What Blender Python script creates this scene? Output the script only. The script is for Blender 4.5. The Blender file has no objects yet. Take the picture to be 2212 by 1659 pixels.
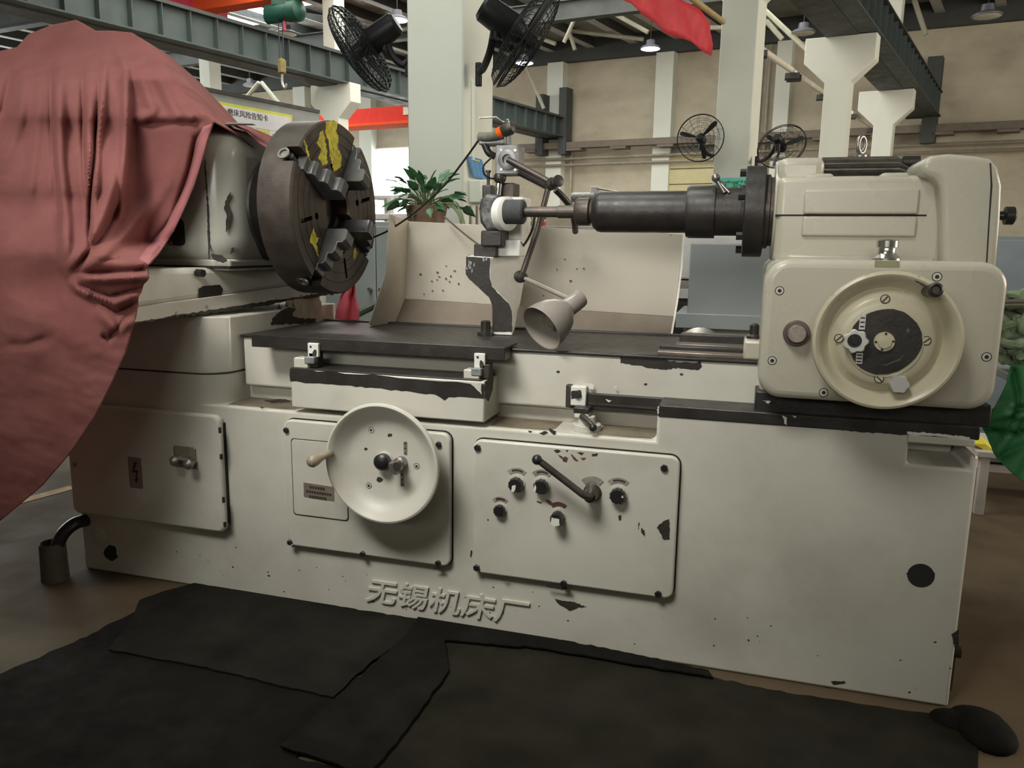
import bpy, bmesh, math, random
from mathutils import Vector, Matrix, noise as mnoise
random.seed(7)
sc = bpy.context.scene
COL = sc.collection
# ------------------------------------------------------------------ camera
W, H, F = 2212, 1659, 1661.0
PITCH, ROLL, YAW = math.radians(10.0), math.radians(0.79), math.radians(16.5)
CAM = Vector((0, 0, 1.25))
_f0 = Vector((-math.sin(YAW), math.cos(YAW), 0)); _r0 = Vector((math.cos(YAW), math.sin(YAW), 0)); _z = Vector((0, 0, 1))
FW = _f0*math.cos(PITCH) - _z*math.sin(PITCH)
_u0 = _z*math.cos(PITCH) + _f0*math.sin(PITCH)
RT = _r0*math.cos(ROLL) + _u0*math.sin(ROLL)
UPV = -_r0*math.sin(ROLL) + _u0*math.cos(ROLL)
cam = bpy.data.cameras.new('camera'); cam.sensor_width = 36; cam.lens = F/W*36; cam.clip_start = .05; cam.clip_end = 200
cam_o = bpy.data.objects.new('camera', cam); COL.objects.link(cam_o)
cam_o.matrix_world = Matrix(((RT.x, UPV.x, -FW.x, CAM.x), (RT.y, UPV.y, -FW.y, CAM.y), (RT.z, UPV.z, -FW.z, CAM.z), (0, 0, 0, 1)))
sc.camera = cam_o
# ------------------------------------------------------------------ world, light, exposure
wd = bpy.data.worlds.new('world'); sc.world = wd; wd.use_nodes = True
bg = wd.node_tree.nodes['Background']; bg.inputs[0].default_value = (1.0, .95, .86, 1); bg.inputs[1].default_value = .15
def area(name, loc, aim, sx, sy, power, col):
    l = bpy.data.lights.new(name, 'AREA'); l.shape = 'RECTANGLE'; l.size = sx; l.size_y = sy; l.energy = power; l.color = col
    o = bpy.data.objects.new(name, l); COL.objects.link(o); o.location = loc
    o.rotation_euler = (Vector(aim)-Vector(loc)).to_track_quat('-Z', 'Y').to_euler()
    return o
# daylight through windows on the right of the hall, roof lights over the next aisle, one high lamp over this aisle, plus added fill lights
def hall(u, v, z):
    a1, a2 = math.radians(8.5), math.radians(17.5)
    return (math.cos(a1)*u+math.sin(a2)*v, -math.sin(a1)*u+math.cos(a2)*v, z)
area('side_window_light', hall(11, 9.5, 4.0), hall(0, 9.5, 3.4), 13, 5, 1450, (1.0, .90, .76))
area('roof_window_light', hall(-9, 15, 7.0), hall(-9, 16, 0), 9, 14, 1500, (1.0, .98, .90))
area('far_roof_window_light', hall(-22, 14, 7.0), hall(-22, 15, 0), 9, 14, 1100, (.95, 1.0, .96))
area('column_fill_light', (-2.2, 2.6, 6.6), (-2.1, 5.2, 1.8), 3, 1.2, 185, (.95, 1.0, .93))  # added fill light that brightens the centre column, not a real roof window
area('ceiling_fill_light', hall(-37, 14, 4.5), hall(-20, 14, 5.5), 16, 5, 2600, (.95, 1.0, .96))  # added to lift the roof deck; no windows are known on that side
area('bed_front_fill_light', (-1.9, -7.5, 2.95), (-.9, 2.2, .9), 7.0, 2.0, 450, (1.0, .98, .92))  # invented source behind the camera, added to light the bed front
al_ = area('aisle_lamp_light', (-1.75, -.35, 4.3), (-1.0, 2.25, 1.06), 2.0, 1.2, 16, (1.0, .98, .92)); al_.data.spread = math.radians(42)
vs = sc.view_settings; vs.view_transform = 'Standard'; vs.look = 'None'; vs.gamma = 1; vs.use_curve_mapping = False
vs.exposure = 0.0
# ------------------------------------------------------------------ pixel -> place helpers
def ray(px, py): return FW + RT*((px-W/2)/F) - UPV*((py-H/2)/F)
def Y(px, py, y):
    d = ray(px, py); return CAM + d*(y/d.y)
def Z(px, py, z):
    d = ray(px, py); return CAM + d*((z-CAM.z)/d.z)
A1, A2 = math.radians(8.5), math.radians(17.5)          # plan directions of the hall
BU = Vector((math.cos(A1), -math.sin(A1), 0)); BV = Vector((math.sin(A2), math.cos(A2), 0))
_d = BU.x*BV.y - BU.y*BV.x
def B(u, v, z): return BU*u + BV*v + _z*z
def uv(p): return ((p.x*BV.y - p.y*BV.x)/_d, (BU.x*p.y - BU.y*p.x)/_d)
def V(px, py, v):                                       # -> (u, v, z) of a point in the hall at depth v
    d = ray(px, py); du, dv = uv(d); t = v/dv; p = CAM + d*t; return uv(p)[0], v, p.z
def U(px, py, u):
    d = ray(px, py); du, dv = uv(d); t = u/du; p = CAM + d*t; return u, uv(p)[1], p.z
# ------------------------------------------------------------------ materials
MATS = {}
def node(nt, t, **k):
    n = nt.nodes.new(t)
    for a, b in k.items(): setattr(n, a, b)
    return n
def mat(name, col, rough=.6, metal=0, var=.12, vscale=6, dirt=None, dirt_amt=.4, dirt_scale=3, chip=0, chip_col=(.02, .018, .015), bump=0, bscale=60, stretch=None, spec=.5, emit=None, estr=1):
    if name in MATS: return MATS[name]
    m = bpy.data.materials.new(name); m.use_nodes = True; nt = m.node_tree; b = nt.nodes['Principled BSDF']; L = nt.links
    b.inputs['Roughness'].default_value = rough; b.inputs['Metallic'].default_value = metal; b.inputs['Specular IOR Level'].default_value = spec
    geo = node(nt, 'ShaderNodeNewGeometry'); vec = geo.outputs['Position']
    if stretch:
        mp = node(nt, 'ShaderNodeMapping'); mp.inputs['Scale'].default_value = stretch; L.new(vec, mp.inputs[0]); vec = mp.outputs[0]
    def noise(scale, det=5, rg=.55):
        n = node(nt, 'ShaderNodeTexNoise'); n.inputs['Scale'].default_value = scale; n.inputs['Detail'].default_value = det; n.inputs['Roughness'].default_value = rg; L.new(vec, n.inputs['Vector']); return n.outputs[0]
    def ramp(src, a, c):
        r = node(nt, 'ShaderNodeMapRange'); r.inputs[1].default_value = a; r.inputs[2].default_value = c; L.new(src, r.inputs[0]); return r.outputs[0]
    def mix(fac, c1, c2):
        x = node(nt, 'ShaderNodeMix', data_type='RGBA')
        L.new(fac, x.inputs[0])
        for s, c in ((6, c1), (7, c2)):
            if isinstance(c, tuple): x.inputs[s].default_value = (*c, 1)
            else: L.new(c, x.inputs[s])
        return x.outputs[2]
    d = tuple(c*(1-var) for c in col); e = tuple(min(1, c*(1+var)) for c in col)
    c = mix(ramp(noise(vscale), .3, .7), d, e)
    if dirt:
        f = ramp(noise(dirt_scale, 8, .65), .48, .75)
        g = node(nt, 'ShaderNodeMath', operation='MULTIPLY'); g.inputs[1].default_value = dirt_amt; L.new(f, g.inputs[0])
        c = mix(g.outputs[0], c, dirt)
    if chip:
        f = ramp(noise(14, 6, .62), chip, chip+.012); c = mix(f, c, chip_col)
    L.new(c, b.inputs['Base Color'])
    rr = node(nt, 'ShaderNodeMapRange'); rr.inputs[1].default_value = .3; rr.inputs[2].default_value = .7; rr.inputs[3].default_value = rough*.85; rr.inputs[4].default_value = min(1, rough*1.15)
    L.new(noise(vscale*2.3), rr.inputs[0]); L.new(rr.outputs[0], b.inputs['Roughness'])
    if bump:
        bp = node(nt, 'ShaderNodeBump'); bp.inputs['Strength'].default_value = bump; bp.inputs['Distance'].default_value = .01; L.new(noise(bscale, 4), bp.inputs['Height']); L.new(bp.outputs[0], b.inputs['Normal'])
    if emit:
        b.inputs['Emission Color'].default_value = (*emit, 1); b.inputs['Emission Strength'].default_value = estr
    MATS[name] = m; return m
PAINT = mat('machine_paint', (.56, .54, .47), .42, var=.06, vscale=3, dirt=(.22, .18, .12), dirt_amt=.35, dirt_scale=2.2, chip=.735, bump=.06, bscale=35)
PAINT2 = mat('clean_cream_paint', (.44, .415, .335), .28, var=.04, vscale=2, dirt=(.30, .25, .15), dirt_amt=.1, dirt_scale=2.5, chip=.80, bump=.03, bscale=20)
WHITEP = mat('white_paint_worn', (.74, .73, .68), .45, var=.05, dirt=(.25, .22, .18), dirt_amt=.3, dirt_scale=7, chip=.71)
DARK = mat('oiled_dark_iron', (.035, .031, .028), .42, metal=.3, var=.3, vscale=12, bump=.08, bscale=80)
IRON = mat('bare_cast_iron', (.075, .062, .052), .42, metal=.55, var=.3, vscale=14, bump=.06, bscale=120)
STEEL = mat('worn_steel', (.33, .31, .29), .35, metal=.8, var=.2, vscale=20)
CHROME = mat('polished_steel', (.62, .61, .58), .18, metal=.95, var=.08)
ALLOY = mat('bright_alloy', (.60, .59, .56), .35, metal=.3, var=.1)
BLACKP = mat('black_bakelite', (.018, .017, .017), .35, var=.2)
CHIPM = mat('bare_chip', (.035, .028, .022), .6, var=.35, vscale=40)
RUST = mat('rusty_chip', (.11, .05, .04), .7, var=.35, vscale=40)
SEAM = mat('dark_seam', (.02, .017, .014), .8)
DIALP = mat('etched_plate', (.42, .40, .35), .4, metal=.4, var=.2, vscale=40)
BRASSP = mat('tarnished_plate', (.30, .26, .20), .45, metal=.5, var=.2, vscale=30)
LAMPG = mat('lamp_grey_enamel', (.27, .24, .21), .25, var=.06)
GREYST = mat('grey_alloy', (.30, .31, .31), .5, metal=.4, var=.25, vscale=30, dirt=(.05, .05, .05), dirt_amt=.6, dirt_scale=25)
# ------------------------------------------------------------------ mesh helpers
class MB:
    def __init__(s): s.v = []; s.f = []
    def add(s, vs, fs):
        o = len(s.v); s.v += [Vector(p) for p in vs]; s.f += [tuple(i+o for i in f) for f in fs]; return s
    def box(s, x0, x1, y0, y1, z0, z1):
        return s.add([(x0, y0, z0), (x1, y0, z0), (x1, y1, z0), (x0, y1, z0), (x0, y0, z1), (x1, y0, z1), (x1, y1, z1), (x0, y1, z1)],
                     [(0, 3, 2, 1), (4, 5, 6, 7), (0, 1, 5, 4), (1, 2, 6, 5), (2, 3, 7, 6), (3, 0, 4, 7)])
    def bbox(s, u0, u1, v0, v1, z0, z1):                 # box in hall coordinates
        return s.loft([B(u0, v0, z0), B(u1, v0, z0), B(u1, v1, z0), B(u0, v1, z0)], [B(u0, v0, z1), B(u1, v0, z1), B(u1, v1, z1), B(u0, v1, z1)])
    def loft(s, *loops, cap=True):
        n = len(loops[0]); vs = [p for l in loops for p in l]; fs = []
        for k in range(len(loops)-1):
            for i in range(n):
                j = (i+1) % n; fs.append((k*n+i, k*n+j, (k+1)*n+j, (k+1)*n+i))
        if cap: fs += [tuple(range(n-1, -1, -1)), tuple((len(loops)-1)*n+i for i in range(n))]
        return s.add(vs, fs)
    def prism(s, poly, off):
        off = Vector(off); return s.loft([Vector(p) for p in poly], [Vector(p)+off for p in poly])
    def lathe(s, c, axis, prof, n=32):                    # prof: (t along axis, radius)
        c = Vector(c); a = Vector(axis).normalized(); e = a.orthogonal().normalized(); g = a.cross(e)
        loops = []
        for t, r in prof:
            r = max(r, 1e-4); loops.append([c + a*t + (e*math.cos(2*math.pi*i/n) + g*math.sin(2*math.pi*i/n))*r for i in range(n)])
        return s.loft(*loops)
    def cyl(s, a, b, r, n=20, r2=None):
        a = Vector(a); b = Vector(b); d = b-a; return s.lathe(a, d, [(0, r), (d.length, r if r2 is None else r2)], n)
    def ball(s, c, r, n=16, k=9, sc3=(1, 1, 1)):
        c = Vector(c); loops = []
        for j in range(k+1):
            th = math.pi*j/k; rr = max(math.sin(th), 1e-3)
            loops.append([c + Vector((rr*math.cos(2*math.pi*i/n)*sc3[0], rr*math.sin(2*math.pi*i/n)*sc3[1], math.cos(th)*sc3[2]))*r for i in range(n)])
        return s.loft(*loops)
    def tube(s, path, r, n=8, closed=False):
        P = [Vector(p) for p in path]; loops = []; N = len(P); prev = None
        for i, p in enumerate(P):
            t = (P[(i+1) % N]-P[i-1]) if closed else (P[min(i+1, N-1)]-P[max(i-1, 0)])
            t = t.normalized() if t.length > 1e-9 else Vector((0, 0, 1))
            e = (prev - t*prev.dot(t)) if prev else t.orthogonal()
            e = e.normalized() if e.length > 1e-6 else t.orthogonal().normalized()
            prev = e; g = t.cross(e); rr = r[i] if isinstance(r, (list, tuple)) else r
            loops.append([p + (e*math.cos(2*math.pi*k/n)+g*math.sin(2*math.pi*k/n))*rr for k in range(n)])
        if closed:
            loops.append(loops[0]); return s.loft(*loops, cap=False)
        return s.loft(*loops)
def spline(pts, n=8):
    P = [Vector(p) for p in pts]; P = [P[0]*2-P[1]]+P+[P[-1]*2-P[-2]]; out = []
    for i in range(1, len(P)-2):
        a, b, c, d = P[i-1:i+3]
        for k in range(n):
            t = k/n; out.append(.5*((2*b)+(c-a)*t+(2*a-5*b+4*c-d)*t*t+(3*b-a-3*c+d)*t**3))
    return out+[P[-2]]
WLOC = {}
def place(o, parent, wl):
    WLOC[o.name] = Vector(wl); o.location = wl
    if parent is not None:
        o.parent = parent; o.matrix_parent_inverse = Matrix.Translation(-WLOC[parent.name])
def obj(name, mb, m, parent=None, bevel=0, smooth=40, seg=2, label=None, shell=0):
    me = bpy.data.meshes.new(name)
    lo = Vector([min(p[i] for p in mb.v) for i in range(3)]); hi = Vector([max(p[i] for p in mb.v) for i in range(3)])
    c = Vector(((lo.x+hi.x)/2, (lo.y+hi.y)/2, lo.z))
    bm = bmesh.new(); bv = [bm.verts.new(p-c) for p in mb.v]
    for f in mb.f:
        try: bm.faces.new([bv[i] for i in f])
        except ValueError: pass
    bmesh.ops.recalc_face_normals(bm, faces=bm.faces); bm.to_mesh(me); bm.free()
    me.materials.append(m)
    if smooth:
        me.shade_smooth(); me.set_sharp_from_angle(angle=math.radians(smooth))
    o = bpy.data.objects.new(name, me); COL.objects.link(o); place(o, parent, c)
    if shell:
        md = o.modifiers.new('shell', 'SOLIDIFY'); md.thickness = shell; md.offset = 0
    if bevel:
        md = o.modifiers.new('bevel', 'BEVEL'); md.width = bevel; md.segments = seg; md.limit_method = 'ANGLE'; md.angle_limit = math.radians(38)
    if label: o['label'] = label
    return o
def tag(o, label, cat, group=None):
    o['label'] = label; o['category'] = cat
    if group: o['group'] = group
    return o
def struct(o): o['kind'] = 'structure'; return o
def thing(name, loc, label, cat, group=None):
    o = bpy.data.objects.new(name, None); o.empty_display_size = .1; COL.objects.link(o); place(o, None, Vector(loc)); return tag(o, label, cat, group)
def rrect(x0, x1, z0, z1, r, n=6):
    out = []
    for cx, cz, a in ((x1-r, z1-r, 0), (x0+r, z1-r, 90), (x0+r, z0+r, 180), (x1-r, z0+r, 270)):
        for k in range(n+1):
            t = math.radians(a+90*k/n); out.append((cx+r*math.cos(t), cz+r*math.sin(t)))
    return out
def xz(poly, y): return [Vector((x, y, z)) for x, z in poly]
def pxpoly(pts, y): return [Y(a, b, y) for a, b in pts]
def plate(name, poly, y0, y1, m, parent, bevel=0, seg=2, label=None):   # poly in x,z
    return obj(name, MB().prism(xz(poly, y0), (0, y1-y0, 0)), m, parent, bevel, seg=seg, label=label)
def jag(pts, n=4, a=1.2):
    out = []; k = len(pts)
    for i in range(k):
        p, q = pts[i], pts[(i+1) % k]; L = math.hypot(q[0]-p[0], q[1]-p[1]); m = max(1, min(14, int(L/n)))
        for j in range(m):
            t = j/m; s = a if j else a*.3
            out.append((p[0]+(q[0]-p[0])*t+random.uniform(-s, s), p[1]+(q[1]-p[1])*t+random.uniform(-s, s)))
    return out
def chip(parent, pts, y, m=None, n=4, a=1.2, name='paint_chip', th=.0012):
    """flake of lost paint on a face at depth y, outline given by its corners"""
    return obj(name, MB().prism(pxpoly(jag(pts, n, a), y-.0006), (0, th, 0)), m or CHIPM, parent, smooth=0)
def blob(cx, cy, rx, ry, n=9):
    return [(cx+rx*math.cos(2*math.pi*i/n)*random.uniform(.75, 1.15), cy+ry*math.sin(2*math.pi*i/n)*random.uniform(.75, 1.15)) for i in range(n)]
def hexbolt(parent, p, r=.011, h=.008, m=None, name='bolt', d=(0, -1, 0)):
    return obj(name, MB().lathe(p, d, [(-.002, r), (h*.8, r), (h, r*.85)], 6), m or BLACKP, parent, smooth=20)
def text_mesh(body, size, bold=0, extrude=.0008):
    c = bpy.data.curves.new('text', 'FONT'); c.body = body; c.size = size; c.extrude = extrude; c.offset = bold; c.align_x = 'CENTER'; c.align_y = 'CENTER'; c.resolution_u = 3
    o = bpy.data.objects.new('text', c); COL.objects.link(o); bpy.context.view_layer.update()
    me = bpy.data.meshes.new_from_object(o.evaluated_get(bpy.context.evaluated_depsgraph_get()))
    bpy.data.objects.remove(o); bpy.data.curves.remove(c); return me
def text(name, body, size, o0, ex, ey, m, parent, bold=0, extrude=.0008):
    """lettering at o0, reading along ex, upright along ey"""
    me = text_mesh(body, size, bold, extrude); mb = MB(); ex = Vector(ex); ey = Vector(ey); ez = ex.cross(ey).normalized()
    vs = [Vector(o0)+ex*v.co.x+ey*v.co.y+ez*v.co.z for v in me.vertices]
    mb.add(vs, [tuple(p.vertices) for p in me.polygons]); bpy.data.meshes.remove(me)
    return obj(name, mb, m, parent, smooth=0)
YF = 2.235
# ================================================================== THE HALL
PLASTER = mat('plaster_wall', (.50, .45, .34), .85, var=.1, vscale=1.2, dirt=(.30, .25, .18), dirt_amt=.55, dirt_scale=.9, bump=.1, bscale=8, stretch=(1, 1, 1.6))
CONC = mat('white_limewash', (.70, .72, .64), .8, var=.04, vscale=2, dirt=(.45, .43, .36), dirt_amt=.25, dirt_scale=2)
FLOORM = mat('oily_concrete', (.11, .078, .046), .72, spec=.2, var=.3, vscale=1.6, dirt=(.03, .026, .02), dirt_amt=.7, dirt_scale=1.1, bump=.08, bscale=12)
GIRD = mat('green_grey_steel', (.06, .08, .076), .6, metal=.1, var=.12, vscale=2)
GIRDD = mat('dark_roof_steel', (.05, .055, .052), .65, var=.15, vscale=2)
DECK = mat('galvanised_deck', (.42, .43, .41), .55, metal=.2, var=.15, vscale=3)
BRACE = mat('pale_brace', (.40, .39, .30), .6)
SKY = mat('daylight_pane', (.9, .93, .95), .4, emit=(.92, .97, 1.0), estr=7)
WINM = mat('window_daylight', (.9, .95, .95), .4, emit=(.95, 1.0, .98), estr=9)
LEDM = mat('lit_lamp_lens', (.9, .9, 1), .3, emit=(.62, .68, 1.0), estr=18)
fl = struct(obj('floor', MB().bbox(-40, 14, -10, 25.3, -.12, 0), FLOORM, smooth=0))
# painted guide line on the floor
a, b = Z(-120, 1128, 0), Z(158, 1052, 0); n = Vector((-(b-a).y, (b-a).x, 0)).normalized()*.035
obj('painted_line', MB().prism([a-n, b-n, b+n, a+n], (0, 0, .0015)), mat('yellow_floor_paint', (.50, .27, .03), .6, var=.2, vscale=9), fl, smooth=0)
wb = struct(obj('wall_back', MB().bbox(-40, 14, 25.2, 25.5, 0, 7.35), PLASTER, smooth=0))
obj('eaves_beam', MB().bbox(-40, 14, 24.95, 25.2, 7.25, 7.9), GIRDD, wb, smooth=0)
struct(obj('wall_front', MB().bbox(-40, 14, -10.4, -10.1, 0, 7.9), PLASTER, smooth=0))
struct(obj('wall_light_block', MB().box(-7, 6, -1.75, -1.6, 0, 1.72), mat('dark_green_light_block', (.04, .06, .05), .7), bevel=.01))  # unseen wall added behind the camera to shade the lower bed and floor
k = 0
for pa, pb in ((1183, 1216), (1413, 1450), (1668, 1700), (640, 665), (780, 806)):
    k += 1
    u0 = V(pa, 300, 25.0)[0]; u1 = V(pb, 300, 25.0)[0]
    struct(obj('trim_%d' % k, MB().bbox(u0, u1, 24.9, 25.2, 0, 7.25), CONC, smooth=0))
# roller door in the back wall
u0 = V(1446, 400, 25.1)[0]; u1 = V(1570, 400, 25.1)[0]
d1 = struct(obj('door_1', MB().bbox(u0-.12, u1+.12, 25.02, 25.2, 0, 4.45), mat('door_frame_grey', (.18, .17, .14), .6), smooth=0))
RD = mat('roller_door_cream', (.55, .49, .27), .55, var=.06)
for i in range(9):
    obj('panel', MB().bbox(u0, u1, 24.98, 25.06, .02+i*.47, .46+i*.47), RD, d1, .01)
# over-bright window bays behind the chuck
u0 = V(745, 400, 25.1)[0]; u1 = V(892, 400, 25.1)[0]; z0 = .9; z1 = V(840, 325, 25.1)[2]
w1 = struct(obj('window_1', MB().bbox(u0-.1, u1+.1, 25.12, 25.2, z0-.1, z1+.1), CONC, smooth=0))
for i in range(4):
    for j in range(4):
        du = (u1-u0)/4; dz = (z1-z0)/4
        obj('pane', MB().bbox(u0+i*du+.04, u0+(i+1)*du-.04, 25.06, 25.1, z0+j*dz+.04, z0+(j+1)*dz-.04), WINM, w1, smooth=0)
# cable tray and pipes along the wall
tr = thing('cable_tray', B(-9, 24.7, 4.4), 'long brown cable tray running along the back wall above the roller door', 'cable tray')
obj('tray', MB().bbox(-15.2, 6, 24.55, 24.85, 4.48, 4.68), mat('tray_brown', (.16, .13, .10), .6), tr, .01)
for i in range(14): obj('bracket', MB().bbox(-14.8+i*1.5, -14.3+i*1.5, 24.5, 24.9, 4.40, 4.47), MATS['tray_brown'], tr, smooth=0)
PIPE = mat('pipe_grey', (.30, .27, .21), .5, metal=.3)
for nm, zz, lb in (('air_pipe', 4.18, 'upper thin pipe along the back wall just under the cable tray'), ('water_pipe', 3.98, 'lower thin pipe along the back wall under the cable tray')):
    p = obj(nm, MB().cyl(B(-15, 24.8, zz), B(6, 24.8, zz), .045, 8), PIPE); tag(p, lb, 'pipe')
for k2, px in enumerate((1237, 1640, 1655)):
    p = obj('downpipe', MB().cyl(B(V(px, 250, 25)[0], 25, 0), B(V(px, 250, 25)[0], 25, 4.4 if k2 == 0 else 7.2), .05, 8), PIPE)
    tag(p, ('dark vertical pipe on back wall left of the roller door', 'left of two tall downpipes right of the slim white column', 'right of two tall downpipes right of the slim white column')[k2], 'pipe')
# ---- roof
mb = MB(); n = 420; v0, v1 = -9, 25.2; prof = []
for i in range(n):
    v = v0+(v1-v0)*i/n; st = (v1-v0)/n
    prof += [(v, 7.90), (v+st*.45, 7.90), (v+st*.5, 7.965), (v+st*.95, 7.965)]
ua, ub = -40, 12
vs_ = [B(ua, v, z) for v, z in prof]+[B(ub, v, z) for v, z in prof]; N = len(prof)
mb.add(vs_, [(i, i+1, N+i+1, N+i) for i in range(N-1)])
ce = struct(obj('ceiling', mb, DECK, smooth=0, shell=.012))
for i in range(31): obj('purlin', MB().bbox(-38+i*1.4, -37.88+i*1.4, 8, 25.1, 7.62, 7.9), GIRDD, ce, smooth=0)
for i in range(31): obj('purlin_flange', MB().bbox(-38.08+i*1.4, -37.84+i*1.4, 8, 25.1, 7.60, 7.62), mat('purlin_flange_pale', (.38, .38, .35), .6), ce, smooth=0)
for v in (9.8, 15, 20.2):
    mb = MB().bbox(-38, 10, v-.02, v+.02, 7.15, 7.6); mb.bbox(-38, 10, v-.14, v+.14, 7.12, 7.15); mb.bbox(-38, 10, v-.14, v+.14, 7.57, 7.6)
    obj('rafter', mb, GIRDD, ce, smooth=0)
for px, py, w, h in ((480, 42, 1.5, .8), (552, 15, 1.5, .8), (625, -8, 1.5, .8), (520, 28, 1.0, .5)):
    c = uv(Z(px, py, 7.85)); obj('skylight', MB().bbox(c[0]-w*.45, c[0]+w*.45, c[1]-h, c[1]+h, 7.84, 7.86), SKY, ce, smooth=0)
for x0, y0, x1, y1, v in ((1245, 32, 1218, 92, 22), (1305, 18, 1400, 70, 22), (1180, 60, 1390, 85, 23.5), (1230, 70, 1242, 108, 23), (1160, 80, 1200, 95, 23), (525, 220, 560, 178, 18), (565, 178, 610, 232, 18), (1135, 140, 1175, 235, 24), (840, 70, 880, 62, 20), (1560, 60, 1440, 60, 22), (1650, 20, 1745, 110, 20), (1975, 0, 2000, 75, 23), (1655, 45, 1690, 85, 21)):
    a, b = B(*V(x0, y0, v)), B(*V(x1, y1, v)); obj('brace', MB().cyl(a, b, .06, 6), BRACE, ce)
# ---- columns with corbels
def column(name, uc, v, label, w=.41, d=.32, hw=.56, up=True, zc=4.86):
    P = [(uc-w/2, 0), (uc+w/2, 0), (uc+w/2, 4.11), (uc+hw, 4.45), (uc+hw, zc)]
    P += [(uc+.16, zc), (uc+.16, 7.6), (uc-.16, 7.6), (uc-.16, zc)] if up else []
    P += [(uc-hw, zc), (uc-hw, 4.45), (uc-w/2, 4.11)]
    o = obj(name, MB().loft([B(a, v, z) for a, z in P], [B(a, v+d, z) for a, z in P]), CONC, bevel=.012, smooth=30)
    return tag(o, label, 'column', 'white columns of the crane hall')
def cx(p0, p1, y, v): return (V(p0, y, v)[0]+V(p1, y, v)[0])/2
c1 = column('column', cx(881, 1000, 300, 4.45), 4.45, 'broad white column in the middle, nearest, carrying two black fans')
c2 = column('column', cx(1548, 1622, 250, 9.8), 9.8, 'slim white column behind the grinding spindle with a turquoise poster')
c3 = column('column', cx(1781, 1829, 220, 15), 15, 'white column with wide winged corbel, the nearer of the two at upper right')
c4 = column('column', cx(1888, 1922, 300, 20.2), 20.2, 'farther winged white column just right of the nearer one at upper right')
c5 = column('column', cx(700, 728, 220, 15), 15, 'white winged column rising just above the lathe chuck')
c6 = column('column', V(443, 185, 14.6)[0], 14.6, 'thin pale column far behind, above the notice board', w=.33, hw=.17)
# ---- crane runway girders
def girder(uc, label, v0, v1, zb, zt, flip=1):
    g = thing('crane_girder', B(uc, (v0+v1)/2, zb), label, 'girder', 'crane runway girders')
    obj('web', MB().bbox(uc-.015, uc+.015, v0, v1, zb, zt), GIRD, g, smooth=0)
    obj('flange', MB().bbox(uc-.16, uc+.16, v0, v1, zb-.03, zb), GIRD, g, smooth=0)
    obj('flange', MB().bbox(uc-.15, uc+.15, v0, v1, zt, zt+.03), GIRDD, g, smooth=0)
    obj('rail', MB().bbox(uc-.03, uc+.03, v0, v1, zt+.03, zt+.1), GIRDD, g, smooth=0)
    obj('walkway', MB().bbox(uc-flip*.16-.5, uc-flip*.16, v0, v1, zb-.05, zb+.02) if flip > 0 else MB().bbox(uc+.16, uc+.5, v0, v1, zb-.05, zb+.02), GIRDD, g, smooth=0)
    first = None; v = v0+.3
    while v < v1:
        if first is None:
            first = obj('stiffener', MB().bbox(uc+.015, uc+.13, v, v+.014, zb, zt), GIRD, g, smooth=0); vb = v
        else:
            o = first.copy(); COL.objects.link(o); o.location = first.location+BV*(v-vb)
        v += .56
    return g
girder(-13.55, 'long green-grey crane girder crossing behind the fans from upper left', 3, 24.9, 4.87, 5.42)
gr = girder(-2.80, 'green-grey crane girder receding at upper right above winged columns', 6, 24.6, 4.90, 5.48)
for px in (1172, 1222):
    u, v, z = V(px, 240, 24.7); ps = obj('girder_stop', MB().bbox(u-.13, u+.13, 24.5, 24.9, 4.3, z+ .5 if px == 1172 else z+.7), GIRDD, smooth=0)
    tag(ps, 'dark steel post at far end of left crane girder, %s one' % ('left' if px == 1172 else 'right'), 'post')
u, v, z = V(2015, 190, 24.8); tag(obj('girder_stop', MB().bbox(u-.15, u+.2, 24.5, 24.9, 4.2, z+.75), GIRDD, smooth=0), 'dark steel post on wall at far end of the right crane girder', 'post')
# ---- red crane bridge and orange bridge with hoist
RED = mat('crane_red', (.62, .05, .035), .8, var=.08, spec=.1); ORA = mat('crane_orange', (.75, .10, .03), .9, var=.06, spec=.05); MAG = mat('carriage_red', (.45, .03, .06), .5)
cr = thing('bridge_crane', B(-17, 20.6, 4.85), 'red crane bridge crossing behind the white winged column and centre column', 'crane')
ua = V(690, 250, 20.5)[0]; ub = -14.1
obj('girder', MB().bbox(ua, ub, 20.5, 20.9, 4.93, 5.38), RED, cr, .01)
obj('lower_flange', MB().bbox(ua-.1, ub+.1, 20.35, 21.05, 4.84, 4.93), ORA, cr, .01)
pl = V(874, 238, 20.4); obj('name_plate', MB().bbox(pl[0]-.1, pl[0]+.12, 20.46, 20.49, pl[2]-.12, pl[2]+.1), mat('cream_plate', (.6, .55, .4), .6), cr, smooth=0)
cr2 = thing('overhead_hoist', B(-13, 12.9, 5.9), 'orange hoist bridge with green hoist hanging at top left', 'hoist')
zb = 6.0; ua = uv(Z(395, 30, zb))[0]; ub = -9
obj('bridge_girder', MB().bbox(ua, ub, 12.75, 13.1, zb, zb+.5), ORA, cr2, .01)
obj('end_carriage', MB().bbox(ua-.1, ua+.35, 11.2, 13.6, zb-.12, zb+.35), MAG, cr2, .02)
GRN = mat('hoist_green', (.006, .055, .035), .4, var=.1)
hc = Vector(B(*V(612, 26, 12.9)))
obj('drum', MB().lathe(hc-BU*.38, BU, [(0, .1), (.02, .17), (.55, .17), (.58, .2), (.78, .2), (.86, .1)], 20), GRN, cr2)
obj('motor', MB().lathe(hc-BU*.30+_z*-.06, BU, [(-.12, .1), (-.1, .13), (.2, .13), (.22, .08)], 18), GRN, cr2)
obj('trolley', MB().box(hc.x-.2, hc.x+.2, hc.y-.12, hc.y+.12, hc.z+.1, hc.z+.4), GRN, cr2, .02)
hk = Vector(B(*V(609, 140, 12.9)))
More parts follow.
